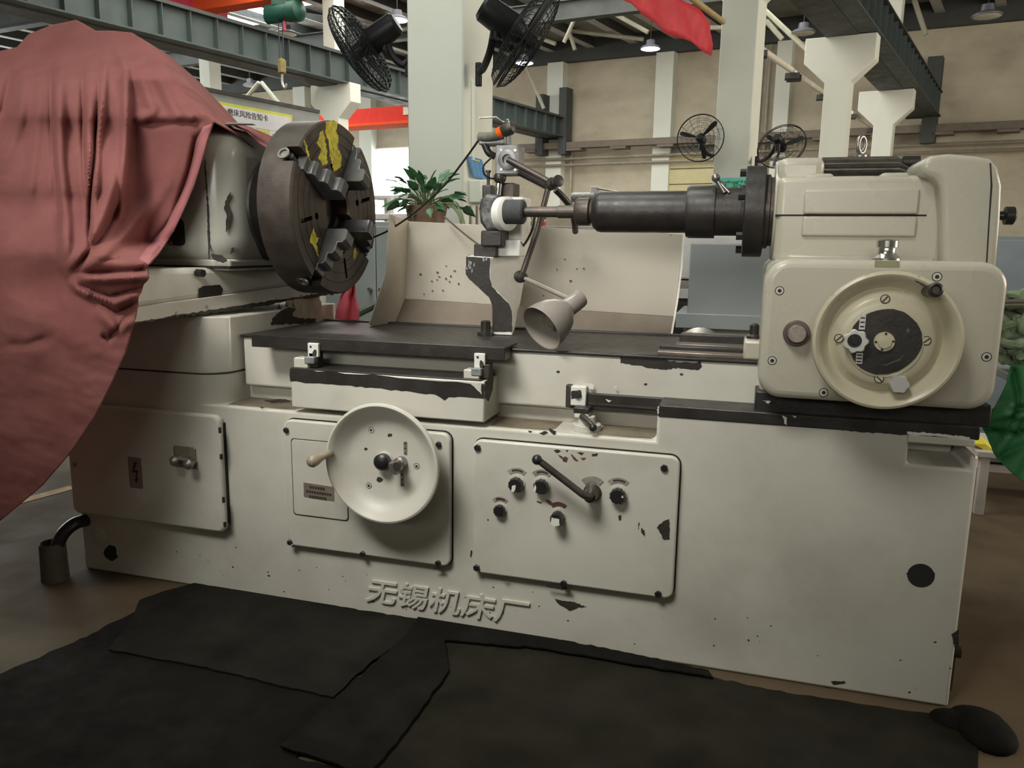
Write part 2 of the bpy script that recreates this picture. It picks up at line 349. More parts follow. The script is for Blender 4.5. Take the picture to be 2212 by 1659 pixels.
obj('rope', MB().cyl(hk+BU*-.05+_z*.1, Vector((hk.x, hk.y, hc.z-.1))-BU*.05, .012, 6), BLACKP, cr2)
obj('rope', MB().cyl(hk+BU*.05+_z*.1, Vector((hk.x, hk.y, hc.z-.1))+BU*.05, .012, 6), BLACKP, cr2)
hb = obj('hook_block', MB().lathe(hk+_z*-.18, (0, 0, 1), [(0, .03), (.03, .075), (.25, .085), (.30, .04)], 12), mat('hook_yellow', (.22, .17, .04), .5, dirt=(.05, .04, .03), dirt_amt=.8, dirt_scale=9), cr2)
obj('hook', MB().tube(spline([hk+_z*-.18, hk+_z*-.36, hk+BU*.07+_z*-.45, hk+BU*.1+_z*-.36], 5), .025, 8), STEEL, hb)
obj('limit_rod', MB().cyl(hc+BU*.02+_z*-.35, hc+BU*.02+_z*-.12, .03, 8), MAG, cr2)
# ---- high-bay lamps
def highbay(p, lit, label, r=.27):
    t = thing('high_bay_lamp', p, label, 'lamp', 'lit high bay lamps' if lit else 'unlit high bay lamps')
    obj('shade', MB().lathe(p, (0, 0, 1), [(.0, r), (.03, r), (.07, r*.8), (.10, r*.45), (.22, r*.4), (.24, .04)], 24), mat('lamp_housing', (.10, .10, .12), .5), t)
    obj('lens', MB().lathe(p-_z*.015, (0, 0, 1), [(0, r*.7), (.016, r*.93)], 24), LEDM if lit else mat('lamp_lens_off', (.62, .60, .5), .4), t)
    obj('cord', MB().cyl(p+_z*.2, (p.x, p.y, 7.7), .01, 6), BLACKP, t)
for px, py, z, lit, lb in ((858, 44, 6.5, 1, 'lit lamp hanging left of the broad centre column'), (1133, 137, 6.5, 1, 'lit lamp hanging right of the centre column beside a fan'), (1405, 106, 6.5, 1, 'lit lamp hanging left of the red banner'),
                           (2132, 36, 5.8, 0, 'unlit lamp hanging at upper right corner'), (1735, 72, 6.2, 0, 'unlit lamp beside the winged white column'), (619, 74, 6.6, 0, 'unlit lamp under the green hoist'), (540, 186, 6.3, 0, 'small unlit lamp seen under the left girder')):
    highbay(Z(px, py, z), lit, lb, .27 if px != 540 else .22)
# ---- things on the columns
def fan(p, nrm, R, label, armto, nb=3, wires=22, rings=7, thin=1, motor=.11, ang=0):
    nrm = Vector(nrm).normalized(); e = nrm.orthogonal().normalized(); g = nrm.cross(e)
    def pt(r, a, t): return p + (e*math.cos(a)+g*math.sin(a))*r + nrm*t
    t = thing('industrial_fan', p, label, 'fan', 'wall fans on columns')
    WIRE = mat('fan_wire_black', (.008, .009, .010), .6, spec=.2)
    for nm, sgn in (('front_cage', 1), ('rear_cage', -1)):
        mb = MB()
        def hz(q): return sgn*(.012+.085*math.sqrt(max(0, 1-q*q)))
        for k in range(1, rings+1):
            q = k/rings; mb.tube([pt(R*q, 2*math.pi*i/40, hz(q)) for i in range(40)], .0032*thin if k < rings else .008*thin, 5, True)
        for k in range(wires):
            a = 2*math.pi*k/wires; mb.tube([pt(R*q, a+ .25*(1-q), hz(q)) for q in (.12, .4, .7, .9, 1)], .0028*thin, 4)
        obj(nm, mb, WIRE, t)
    BL = mat('fan_blade_black', (.008, .009, .010), .45, spec=.3)
    for k in range(nb):
        a = 2*math.pi*k/nb+ang; L1, L2 = [], []
        for q, w, tw in ((.12, .05, .6), (.4, .1, .5), (.7, .13, .35), (.86, .12, .3), (.93, .05, .25)):
            c = pt(R*q, a, 0); s = (-e*math.sin(a)+g*math.cos(a)); hv = (s*math.cos(tw)+nrm*math.sin(tw))*w*R*1.6
            L1.append(c-hv*.5); L2.append(c+hv*.5)
        m2 = MB(); m2.loft(*[[L1[i]-nrm*.003, L2[i]-nrm*.003, L2[i]+nrm*.003, L1[i]+nrm*.003] for i in range(5)]); obj('blade', m2, BL, t)
    obj('hub', MB().lathe(p-nrm*.02, nrm, [(0, .05), (.07, .05), (.09, .03)], 16), BL, t)
    mo = obj('motor', MB().lathe(p-nrm*.30*(motor/.11), nrm, [(0, motor*.55), (.02, motor*.72), (.22*(motor/.11), motor*.8), (.28*(motor/.11), motor*.5)], 20), BL, t)
    q = p-nrm*.2*(motor/.11)
    obj('arm', MB().tube(spline([q, q+(armto-q)*.3-_z*.09, q+(armto-q)*.75-_z*.07, armto], 6), .022, 8), BL, t)
    obj('wall_bracket', MB().box(armto.x-.018, armto.x+.018, armto.y-.018, armto.y+.018, armto.z-.10, armto.z+.04), BL, t, .006)
    obj('clamp', MB().cyl(q-_z*.12, q+_z*.02, .032, 10), BL, t)
pL = Vector(B(*V(779, 107, 4.5))); aL = Vector(B(V(882, 132, 4.6)[0], 4.6, V(882, 132, 4.6)[2]))
fan(pL, RT*-.84+UPV*-.48+FW*.24, .30, 'black caged fan hung left of the broad centre column', aL, wires=48, rings=12, thin=.8, ang=.3)
pR = Vector(B(*V(1134, 82, 4.35))); aR = Vector(B(*V(1034, 150, 4.5)))
fan(pR, RT*.82+UPV*-.5+FW*.24, .31, 'black caged fan hung right of the broad centre column', aR, wires=40, rings=10, thin=.7, ang=.8)
p3 = Vector(B(*V(1513, 298, 9.6))); fan(p3, RT*-.35+FW*-.9+UPV*-.1, .27, 'thin wire fan on left side of the slim white column', Vector(B(*V(1545, 330, 9.9))), motor=.07, ang=1.05, wires=14, rings=5, thin=.62)
p4 = Vector(B(*V(1688, 316, 9.6))); fan(p4, RT*.55+FW*.75+UPV*-.3, .27, 'thin wire fan on right side of the slim white column', Vector(B(*V(1634, 345, 9.9))), motor=.07, ang=.5, wires=14, rings=5, thin=.62)
ub = V(1000, 250, 4.45)[0]
def onside(px, py): return Vector(B(*U(px, py, ub)))
tag(obj('conduit_pipe', MB().cyl(onside(1019, 175)+BU*.01, onside(1019, 345)+BU*.01, .012, 8), CONC), 'white conduit pipe down right face of the centre column', 'pipe')
a = onside(1012, 438); b = onside(1038, 392)
bx = tag(obj('switch_box', MB().add(*(lambda q: (q.v, q.f))(MB().bbox(ub, ub+.09, uv(a)[1], uv(b)[1], a.z, b.z))), CONC, bevel=.008), 'small white switch box on the centre column below blue notice', 'switch box')
for px, s in ((1016, 'left'), (1030, 'right')):
    q = onside(px, 445); tag(obj('conduit_pipe', MB().cyl((q.x, q.y, q.z), (q.x, q.y, .3), .016, 8), mat('conduit_dark', (.22, .21, .19), .4, metal=.5)), '%s dark conduit running down from the white switch box' % s, 'pipe')
# blue notice leaning out from the column
q = [onside(1006, 337)+BU*.01, onside(1037, 345)+BU*.01, onside(1044, 388)+BU*.03, onside(1013, 383)+BU*.03]
nb_ = thing('blue_notice', q[3], 'blue notice sheet on the centre column above the switch box', 'notice')
nn = (q[1]-q[0]).cross(q[3]-q[0]).normalized(); nn = nn if nn.dot(FW) < 0 else -nn
obj('sheet', MB().prism(q, nn*.004), mat('notice_blue', (.05, .21, .42), .5), nb_, smooth=0)
ex = (q[1]-q[0]).normalized(); ey = (q[0]-q[3]).normalized(); cc = (q[0]+q[1]+q[2]+q[3])/4; wq = (q[1]-q[0]).length; hq = (q[0]-q[3]).length
INKW = mat('print_pale_blue', (.35, .55, .70), .6); INKY = mat('print_yellow', (.75, .68, .2), .6)
mb = MB()
for i in range(9):
    for j in range(2 if i % 2 else 3):
        o0 = cc+ex*wq*(-.36+.26*j)+ey*hq*(.24-.075*i)+nn*.0045; mb.prism([o0, o0+ex*wq*.16, o0+ex*wq*.16+ey*hq*.012, o0+ey*hq*.012], nn*.0006)
obj('print', mb, INKW, nb_, smooth=0)
mb = MB()
for j in range(7):
    o0 = cc+ex*wq*(-.3+.085*j)+ey*hq*.34+nn*.0045; mb.prism([o0, o0+ex*wq*.065, o0+ex*wq*.065+ey*hq*.06, o0+ey*hq*.06], nn*.0006)
obj('print_heading', mb, INKY, nb_, smooth=0)
# turquoise poster
v = 9.76; a = V(1540, 500, v); b = V(1612, 383, v)
po = thing('poster', B((a[0]+b[0])/2, v, a[2]), 'turquoise poster with green lettering on the slim white column', 'poster')
obj('sheet', MB().bbox(a[0], b[0]+.12, v, v+.01, a[2], b[2]), mat('poster_turquoise', (.18, .62, .60), .5), po, smooth=0)
t0 = V(1580, 408, v-.005); text('lettering', '低碳', .17, B(t0[0], v-.005, t0[2]), BU, _z, mat('poster_green', (.01, .30, .08), .5), po, bold=.006)
# red banner on a bamboo pole
ba = thing('red_banner', B(-3.05, 8, 3.2), 'red cloth banner with pole hanging at top beside the slim white column', 'banner')
mb = MB(); nx, nz = 24, 6; vv = []
for j in range(nz+1):
    for i in range(nx+1):
        v = 5.2+3.22*i/nx; z = 3.21+.34*j/nz; vv.append(B(-3.05+.02*math.sin(v*9+j*.8)+.03*(1-j/nz)*math.sin(v*4), v+.06*(j/nz), z+.012*math.sin(v*5)))
mb.add(vv, [(j*(nx+1)+i, j*(nx+1)+i+1, (j+1)*(nx+1)+i+1, (j+1)*(nx+1)+i) for j in range(nz) for i in range(nx)])
obj('cloth', mb, mat('banner_red', (.55, .03, .045), .6, var=.15, vscale=8), ba, shell=.003, smooth=60)
obj('pole', MB().cyl(B(-3.03, 4.8, 3.60), B(-3.03, 8.75, 3.60), .028, 10), mat('bamboo', (.42, .34, .16), .5), ba)
# pale conduits receding beside the winged columns
for (x0, y0, x1, y1, lb) in ((1641, 104, 1712, 153, 'first pale tube lamp in the row running back beside the winged columns'), (1716, 157, 1778, 200, 'second pale tube lamp in the row, just left of the winged column'), (1838, 243, 1884, 274, 'farthest pale tube lamp between the two winged columns')):
    a = B(*U(x0, y0, -4)); b = B(*U(x1, y1, -4)); t = thing('tube_lamp', a, lb, 'lamp', 'pale tube lamps in a row')
    obj('tube', MB().cyl(a, b, .05, 10), mat('tube_pale', (.72, .68, .56), .4), t)
    for q in (a, b): obj('end_bracket', MB().box(q.x-.12, q.x+.12, q.y-.1, q.y+.1, q.z-.14, q.z-.05), GIRDD, t)
# notice board with the grinder hazard card
uB = -4.76; PG = mat('partition_grey', (.34, .36, .35), .6)
vE = U(692, 268, uB)[1]
nbd = thing('notice_board', B(uB, 4.6, .0), 'grey notice board with yellow-edged white card behind the headstock', 'notice board')
zt = U(443, 213, uB)[2]
obj('board', MB().bbox(uB-.05, uB-.01, 3.3, vE, .5, zt+.05), PG, nbd, .004)
obj('top_rail', MB().bbox(uB-.06, uB, 3.3, vE, zt+.05, zt+.075), mat('rail_dark', (.07, .065, .06), .6), nbd, smooth=0)
for v in (3.35, vE-.05): obj('leg', MB().bbox(uB-.06, uB-.01, v-.03, v+.03, 0, .6), PG, nbd)
va = U(443, 213, uB)[1]; vb = U(633, 250, uB)[1]
obj('card_border', MB().bbox(uB-.01, uB-.006, va, vb, zt-.75, zt), mat('card_yellow', (.72, .70, .10), .5), nbd, smooth=0)
obj('card', MB().bbox(uB-.006, uB-.003, va+.02, vb-.02, zt-.73, zt-.022), mat('card_white', (.80, .79, .82), .5), nbd, smooth=0)
INK = mat('print_black', (.03, .03, .035), .6); GRL = mat('print_grey_line', (.35, .35, .38), .6)
tm = uv(Vector(B(*U(537, 252, uB))))[1]; zt1 = U(537, 250, uB)[2]
text('heading', '磨床风险告知卡', .049, B(uB-.0025, tm, zt1), BV, _z, INK, nbd, bold=.0003)
mb = MB(); zl = [zt-.135-.055*i for i in range(6)]
for z in zl: mb.bbox(uB-.003, uB-.002, va+.02, vb-.02, z, z+.002)
for i, vf in enumerate((.2, .42, .55, .7, .84)):
    mb.bbox(uB-.003, uB-.002, va+(vb-va)*vf, va+(vb-va)*vf+.002, zl[2], zl[0])
obj('table_rules', mb, GRL, nbd, smooth=0)
mb = MB()
for i in range(5):
    for vf in (.08, .3, .48, .62, .77, .9):
        v = va+(vb-va)*vf
        for q in range(4): mb.bbox(uB-.003, uB-.0022, v+q*.014-.028, v+q*.014-.018, zl[i]-.034, zl[i]-.022)
obj('small_print', mb, GRL, nbd, smooth=0)
v = va+(vb-va)*.62; obj('highlight', MB().bbox(uB-.003, uB-.0026, v-.055, v+.06, zl[0]-.05, zl[0]-.004), MATS['card_yellow'], nbd, smooth=0)
# ---- cabinets and benches behind the machine
CABB = mat('pale_blue_cabinet', (.42, .47, .47), .45, var=.04); CABG = mat('slate_grey_cabinet', (.24, .265, .265), .55, var=.08, vscale=3); CABW = mat('white_cabinet', (.55, .54, .52), .5)
cb = thing('steel_cabinet', (-2.15, 4.3, 0), 'pale blue steel cabinet with double doors behind the splash guard', 'cabinet')
xl, xr, yb_ = Y(700, 500, 4.1).x, Y(900, 500, 4.1).x, 4.1; zt2 = Y(810, 478, 4.1).z; xm = Y(815, 560, 4.1).x
obj('body', MB().box(xl, xr, yb_, yb_+.5, .06, zt2), CABB, cb, .006)
obj('plinth', MB().box(xl+.02, xr-.02, yb_+.03, yb_+.47, 0, .06), SEAM, cb)
for s, (a, b) in enumerate(((xl+.01, xm-.003), (xm+.003, xr-.01))):
    dr = obj('door', MB().box(a, b, yb_-.02, yb_, .1, zt2-.03), CABB, cb, .004)
    x = (xm-.035) if s == 0 else (xm+.035); zz = Y(815, 625, 4.1).z
    obj('lock', MB().cyl((x, yb_-.045, zz), (x, yb_-.018, zz), .012, 10), STEEL, dr)
g = thing('control_cabinet', (0, 3.9, 0), 'slate grey cabinet on white base behind the wheelhead spindle', 'cabinet')
a = Y(1492, 525, 3.7); b = Y(1690, 712, 3.7)
obj('body', MB().box(a.x, b.x+.2, 3.7, 4.2, b.z+.05, a.z), CABG, g, .006)
obj('base_rail', MB().box(a.x-.05, b.x+.2, 3.68, 4.2, b.z-.01, b.z+.06), CABG, g, .004)
obj('plinth', MB().box(a.x-.02, b.x+.2, 3.8, 4.2, 0, b.z-.01), CABW, g, .004)
w = thing('white_workbench', (-.35, 4.4, 0), 'white machine body with dark slide rails behind the slate cabinet', 'machine')
a2 = Y(1470, 515, 4.3); b2 = Y(1560, 605, 4.3)
obj('body', MB().box(a2.x-.6, b2.x+.5, 4.3, 4.8, b2.z, a2.z+.02), CABW, w, .01)
for i, (ya, m_) in enumerate(((610, STEEL), (628, CABW), (645, IRON), (662, DARK))):
    z = Y(1480, ya, 4.28).z; obj('slide_rail', MB().box(a2.x-.6, b2.x+.5, 4.28-.02*(i % 2), 4.7, z-.04, z+.01), m_, w)
obj('pedestal', MB().box(a2.x-.5, b2.x+.4, 4.35, 4.75, 0, Y(1480, 670, 4.3).z), DARK, w)
r = thing('flange_stand', (-.1, 3.55, 0), 'grey rimmed round flange on the floor under the slate cabinet', 'flange')
c = Y(1515, 712, 3.62); obj('ring', MB().lathe((c.x, 3.62, c.z-.10), (0, -1, 0), [(0, .11), (.05, .115), (.06, .09), (.02, .075), (.02, .03)], 28), STEEL, r)
obj('stand', MB().box(c.x-.07, c.x+.07, 3.6, 3.68, 0, c.z-.17), DARK, r)
# right-hand cabinet behind the belt cover
rc = thing('steel_locker', (1.8, 5.3, 0), 'blue-grey steel locker at right edge behind the belt cover', 'locker')
a = Y(2158, 510, 5.0)
obj('body', MB().box(a.x-.5, a.x+1.2, 5.0, 5.6, .05, a.z), CABG, rc, .006)
obj('door', MB().box(a.x-.02, a.x+.6, 4.98, 5.0, .1, a.z-.02), mat('locker_blue', (.27, .31, .34), .5), rc, .004)
obj('feet', MB().box(a.x-.48, a.x+1.18, 5.02, 5.58, 0, .05), DARK, rc)
# far machine clutter, low behind the spindle
fc = thing('bench_machine', B(-6.5, 9.6, 0), 'small cream bench machine with post standing behind the spindle nose', 'machine')
a = V(1255, 440, 9.5)
obj('body', MB().bbox(a[0]-.5, a[0]+.9, 9.5, 10.1, 0, a[2]-.05), mat('bench_cream', (.5, .46, .36), .6), fc, .02)
p = V(1283, 402, 9.45); obj('post', MB().bbox(p[0]-.05, p[0]+.05, 9.45, 9.55, a[2]-.05, p[2]), CABW, fc, .01)
p = V(1262, 422, 9.4); obj('motor', MB().cyl(B(p[0]-.18, 9.45, p[2]-.02), B(p[0]+.12, 9.45, p[2]-.02), .06, 14), GREYST, fc)
p = V(1290, 407, 9.45); q = V(1340, 412, 9.45); obj('rod', MB().cyl(B(p[0], 9.45, p[2]), B(q[0], 9.45, q[2]-.02), .012, 8), STEEL, fc)
tb = thing('parts_bench', B(-6, 7, 0), 'low white bench with small potted seedlings seen under the thin shaft', 'bench')
a = V(1130, 486, 7); b = V(1240, 486, 7)
obj('top', MB().bbox(a[0]-.4, b[0]+.2, 7, 7.5, a[2]-.05, a[2]-.01), CABW, tb, .005)
for uu in (a[0]-.35, b[0]+.15):
    for v_ in (7.04, 7.46): obj('leg', MB().bbox(uu-.02, uu+.02, v_-.02, v_+.02, 0, a[2]-.05), CABW, tb)
LEAFM = mat('seedling_green', (.10, .18, .05), .6, var=.3, vscale=30)
for px, cc_, nm in ((1137, (.35, .35, .33), 'grey'), (1150, (.25, .3, .2), 'green'), (1173, (.45, .04, .05), 'red')):
    p = Vector(B(*V(px, 487, 7.15))); p.z = a[2]-.01
    t = thing('seedling_pot', p, 'tiny %s pot with seedling on bench under the shaft' % nm, 'plant pot')
    obj('pot', MB().lathe(p, (0, 0, 1), [(0, .025), (.05, .035), (.05, .028), (.04, .02)], 12), mat('pot_'+nm, cc_, .5), t)
    for i in range(5):
        an = i*1.3; tip = p+Vector((math.cos(an)*.03, math.sin(an)*.03, .1)); obj('leaf', MB().loft([p+_z*.05, p+_z*.052+Vector((.004, 0, 0)), p+_z*.05+Vector((0, .004, 0))], [tip, tip+Vector((.012, 0, -.01)), tip+Vector((0, .012, -.01))]), LEAFM, t)
# window-side machine silhouettes left of the plant
ft = thing('far_worktable', B(-14, 12, 0), 'pale worktable in the glare left of the potted plant', 'table')
a = V(800, 462, 12); b = V(880, 462, 12)
obj('top', MB().bbox(a[0]-.3, b[0]+.3, 12, 12.8, a[2]-.1, a[2]), CABW, ft, .01)
obj('shelf', MB().bbox(a[0]-.3, b[0]+.3, 12.1, 12.7, a[2]+.28, a[2]+.33), CABW, ft)
for uu in (a[0]-.25, (a[0]+b[0])/2, b[0]+.25):
    for v_ in (12.05, 12.75): obj('leg', MB().bbox(uu-.04, uu+.04, v_-.04, v_+.04, 0, a[2]+.3), CABW, ft)
# ================================================================== THE INTERNAL GRINDER: BED
bed = thing('grinder_bed', (-.88, 2.64, 0), 'long cream painted cast iron machine bed with two control panels and handwheel', 'machine bed')
XW = Y(511, 780, 2.335).x                                  # right wall of the headstock pedestal
XL, XR = -2.385, .625
mb = MB(); mb.prism(xz([(XL, 0), (XR, 0), (XR, .728), (.607, .728), (.607, .69), (.455, .69), (.455, .777), (-.217, .777), (-.217, .695), (XL, .695)], YF), (0, .815, 0))
mb.box(.456, .606, 2.42, 3.04, .68, .776)
mb.box(XW, .60, 2.40, 3.0, .69, .742)
base = obj('base_casting', mb, PAINT, bed, .014, seg=3)
pl_ = [(XL, YF+.002), (XW-.10, YF+.002)]+[(XW-.10+.10*math.sin(math.radians(a)), YF+.102-.10*math.cos(math.radians(a))) for a in range(15, 91, 15)]+[(XW, 3.05), (XL, 3.05)]
mb = MB(); mb.loft([(x, y, .68) for x, y in pl_], [(x, y, .80) for x, y in pl_]); 
pu = [(XL, YF+.03), (XW-.10, YF+.012)]+pl_[2:]
mb.loft([(x, y, .802) for x, y in pl_], [(x, y, .83) for x, y in pl_], [(x, y+(.03 if y < 2.3 else 0), 1.0) for x, y in pl_])
obj('headstock_pedestal', mb, PAINT, bed, .008, seg=3)
obj('seam', MB().loft([(x+.0008, y-.0008, .7995) for x, y in pl_], [(x+.0008, y-.0008, .8025) for x, y in pl_]), SEAM, bed, smooth=0)
# black way cover on the right-hand lip
mb = MB().box(-.214, XR-.005, YF-.004, 2.37, .770, .806)
obj('way_cover', mb, DARK, bed, .004)
obj('scraper_strip', MB().box(.45, .61, YF-.008, YF+.05, .752, .772), PAINT, bed, .003)
chip(bed, [(1420, 890), (1560, 905), (1700, 915), (1830, 930), (1950, 940), (1950, 925), (1700, 903), (1420, 878)], YF-.0035, DARK, n=9, a=2, name='worn_edge')
for q in ([(1690, 897), (1700, 902), (1700, 918), (1694, 915)], [(1712, 897), (1720, 899), (1718, 903)], [(1420, 878), (1424, 878), (1423, 893), (1420, 894)], [(1648, 865), (1665, 867), (1660, 872)], [(1960, 932), (1990, 934), (2040, 938), (2095, 944), (2095, 949), (1960, 938)]):
    chip(bed, q, YF-.006, WHITEP, n=4, a=1.5, name='paint_remnant')
# apron block
ax0, ax1 = Y(628, 830, 2.222).x, Y(1046, 870, 2.222).x; az1 = Y(628, 797, 2.222).z; az0 = Y(628, 880, 2.222).z
ap = obj('apron_block', MB().box(ax0, ax1, 2.222, 2.40, az0, az1), PAINT, bed, .005)
obj('apron_top', MB().box(ax0, ax1-.01, 2.224, 2.36, az1-.002, az1+.004), DARK, ap, .002)
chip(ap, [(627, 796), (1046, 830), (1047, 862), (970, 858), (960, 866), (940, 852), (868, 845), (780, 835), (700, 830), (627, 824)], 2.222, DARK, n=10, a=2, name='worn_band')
chip(ap, [(1013, 826), (1040, 830), (1040, 852), (1026, 838)], 2.2215, PAINT, name='paint_remnant')
xs = ax1+.0008
obj('worn_band', MB().prism([(xs, 2.225, az1-.05), (xs, 2.26, az1-.07), (xs, 2.30, az1-.04), (xs, 2.31, az1-.0), (xs, 2.225, az1)], (.001, 0, 0)), CHIPM, ap)
# ---- electrical door
dx0, dx1 = XL-.004, Y(478, 1000, 2.205).x; dz0, dz1 = Y(478, 1152, 2.205).z, Y(460, 897, 2.205).z
door = plate('electrical_door', rrect(dx0, dx1, dz0, dz1, .03), 2.205, YF-.001, PAINT, bed, .010, 3)
hp = [Y(373, 962, 2.2), Y(424, 1014, 2.2)]
hpl = plate('lock_plate', rrect(hp[0].x, hp[1].x, hp[1].z, hp[0].z, .008), 2.1995, 2.205, BRASSP, door, .003)
for (a, b) in (((388, 985), (384, 993)), ((411, 993), (414, 1000))):
    obj('lock_knob', MB().lathe(Y(*b, 2.185), (0, -1, 0), [(-.016, .009), (0, .010), (.008, .017), (.022, .018), (.03, .008)], 14), STEEL, door)
obj('lock_bar', MB().cyl(Y(388, 990, 2.18), Y(413, 997, 2.18), .009, 10), STEEL, door)
wp = [Y(274, 987, 2.2), Y(307, 1057, 2.2)]
obj('warning_plate', MB().prism(xz(rrect(wp[0].x, wp[1].x, wp[1].z, wp[0].z, .004), 2.2035), (0, .002, 0)), mat('warning_brown', (.20, .15, .12), .55), door, smooth=0, label='brown high voltage plate with lightning arrow')
bolt = [(289, 998), (296, 998), (290, 1016), (298, 1016), (296, 1034), (299, 1034), (295, 1044), (290, 1035), (293, 1034), (294, 1021), (285, 1021)]
obj('lightning_mark', MB().prism(pxpoly(bolt, 2.2029), (0, .0008, 0)), BLACKP, door, smooth=0)
for ya, yb in ((935, 979), (1085, 1125)):
    a, b = Y(470 if ya < 1000 else 477, ya, 2.203), Y(470 if ya < 1000 else 477, yb, 2.203); a.x = b.x = dx1+.003
    obj('hinge', MB().cyl(a, b, .007, 12), PAINT, door); obj('hinge_pin', MB().cyl(b, b-(_z*.02), .005, 8), DARK, door)
    obj('hinge_pin', MB().cyl(a, a+(_z*.02), .005, 8), DARK, door)
obj('seam', MB().box(dx1-.001, dx1+.0035, 2.225, 2.236, dz0+.03, dz1-.03), SEAM, door)
obj('lock_screw', MB().lathe(Y(161, 1004, 2.204), (0, -1, 0), [(0, .008), (.003, .008), (.004, .004)], 12), STEEL, door)
# ---- left control panel
def panel(name, pa, pb, r=.028):
    a, b = Y(*pa, 2.212), Y(*pb, 2.212); return plate(name, rrect(a.x, b.x, b.z, a.z, r), 2.212, YF-.001, PAINT, bed, .006, 3), a, b
def outline_gap(parent, a, b, y=YF-.0012, w=.006):
    o = rrect(a.x-w, b.x+w, b.z-w, a.z+w, .032); obj('panel_gap', MB().prism(xz(o, y), (0, .002, 0)), SEAM, parent, smooth=0)
p2, a, b = panel('gear_panel', (612, 906), (972, 1226)); outline_gap(p2, a, b, w=.0035)
for q in ((619, 929), (948, 960), (627, 1171), (784, 1196), (947, 1216)): hexbolt(p2, Y(*q, 2.212), .0105)
for q, s in (((947, 1228), (12, 3)), ((634, 1180), (6, 2)), ((790, 922), (9, 4))): chip(p2, blob(*q, *s), 2.212)
a, b = Y(630, 948, 2.212), Y(752, 1124, 2.212)
obj('hatch_gap', MB().prism(xz(rrect(a.x-.003, b.x+.003, b.z-.004, a.z+.003, .012), 2.2112), (0, .002, 0)), SEAM, p2, smooth=0)
obj('hatch', MB().prism(xz(rrect(a.x, b.x, b.z, a.z, .012), 2.2095), (0, .003, 0)), PAINT, p2, .001)
a, b = Y(656, 1042, 2.209), Y(722, 1080, 2.209)
npl = obj('instruction_plate', MB().prism(xz([(a.x, a.z), (b.x, a.z-.004), (b.x, b.z-.003), (a.x, b.z)], 2.2075), (0, .002, 0)), BRASSP, p2, smooth=0)
mb = MB()
for i, (n_, off) in enumerate(((6, .018), (10, .004), (7, .014))):
    for j in range(n_):
        x = a.x+off+.006+j*.0098; z = a.z-.018-i*.0165-j*.0003; mb.box(x, x+.0072, 2.2068, 2.2076, z, z+.009)
obj('worn_print', mb, CHIPM, npl, smooth=0)
# ---- left handwheel
yw = 2.12; c = Y(828, 1000, yw); R1 = (Y(828, 871, yw).z-Y(828, 1129, yw).z)/2
hw = obj('traverse_handwheel', MB().lathe(c, (0, -1, 0), [(-.085, .03), (-.04, .035), (-.035, R1*.62), (-.02, R1*.72), (.0, R1*.95), (.006, R1*.99), (.013, R1), (.02, R1*.985), (.022, R1*.955), (.018, R1*.92), (.008, R1*.88), (-.012, R1*.78), (-.022, R1*.70), (-.026, R1*.64), (-.026, .04), (-.024, .002)], 64), PAINT, bed, label='cream dished handwheel on the left panel')
hw_f = c.y+.026
def onw(px, py, dy=0): return Y(px, py, hw_f+dy)
obj('hub_boss', MB().lathe(onw(832, 992), (0, -1, 0), [(-.002, .026), (.004, .027), (.006, .024)], 24), PAINT, hw)
obj('centre_knob', MB().lathe(onw(832, 994), (0, -1, 0), [(0, .022), (.012, .026), (.03, .026), (.038, .018), (.04, .004)], 24), BLACKP, hw)
obj('boss', MB().lathe(onw(868, 998), (0, -1, 0), [(-.002, .02), (.022, .02), (.026, .014)], 20), STEEL, hw)
def star(p, r, h, n, m, parent, name='star_knob', d=.14):
    L = [[Vector((p.x+(r*(1-d+d*math.cos(n*2*math.pi*i/48)))*s*math.cos(2*math.pi*i/48), p.y-t, p.z+(r*(1-d+d*math.cos(n*2*math.pi*i/48)))*s*math.sin(2*math.pi*i/48))) for i in range(48)] for t, s in ((0, .7), (h*.2, .95), (h*.75, 1), (h, .88))]
    return obj(name, MB().loft(*L), m, parent, smooth=50)
sk = star(onw(858, 1007, -.03), .024, .026, 5, STEEL, hw); obj('knob_cap', MB().lathe(onw(858, 1007, -.055), (0, -1, 0), [(0, .014), (.004, .013)], 16), IRON, sk)
for q, s in (((876, 968), 1), ((869, 1036), 1)):
    e = onw(*q); sp = obj('scale_plate', MB().box(e.x-.0055, e.x+.0055, e.y-.002, e.y, e.z-.021, e.z+.021), BRASSP, hw)
    for dz in (-.016, 0, .016): obj('rivet', MB().lathe((e.x, e.y-.002, e.z+dz), (0, -1, 0), [(0, .003), (.001, .002)], 8), DARK, sp)
def screw(parent, p, r=.0085, m=None, slot=None):
    o = obj('screw', MB().lathe(p, (0, -1, 0), [(0, r), (.0015, r*.95)], 16), m or PAINT, parent)
    if slot is None: obj('screw_socket', MB().lathe(p+Vector((0, -.0015, 0)), (0, -1, 0), [(0, r*.5), (.0006, r*.5)], 12), SEAM, o)
    else:
        dv = Vector((math.cos(slot), 0, math.sin(slot)))*r*.9; nv = Vector((-dv.z, 0, dv.x))*.16; q = p+Vector((0, -.0022, 0)); obj('screw_slot', MB().prism([q-dv-nv, q+dv-nv, q+dv+nv, q-dv+nv], (0, .001, 0)), SEAM, o, smooth=0)
    obj('screw_ring', MB().lathe(p+Vector((0, -.0001, 0)), (0, -1, 0), [(0, r*1.18), (.0005, r*1.18)], 16), SEAM, o); return o
for q in ((802, 929), (900, 1007), (797, 1049)): screw(hw, onw(*q))
for q, s in (((842, 940), (6, 4)), ((820, 1036), (7, 6)), ((922, 1088), (2, 3)), ((790, 970), (4, 3))): chip(hw, blob(*q, *s), hw_f)
h0, h1 = Y(710, 980, 2.10), Y(668, 1000, 2.03); dr_ = (h1-h0); L_ = dr_.length
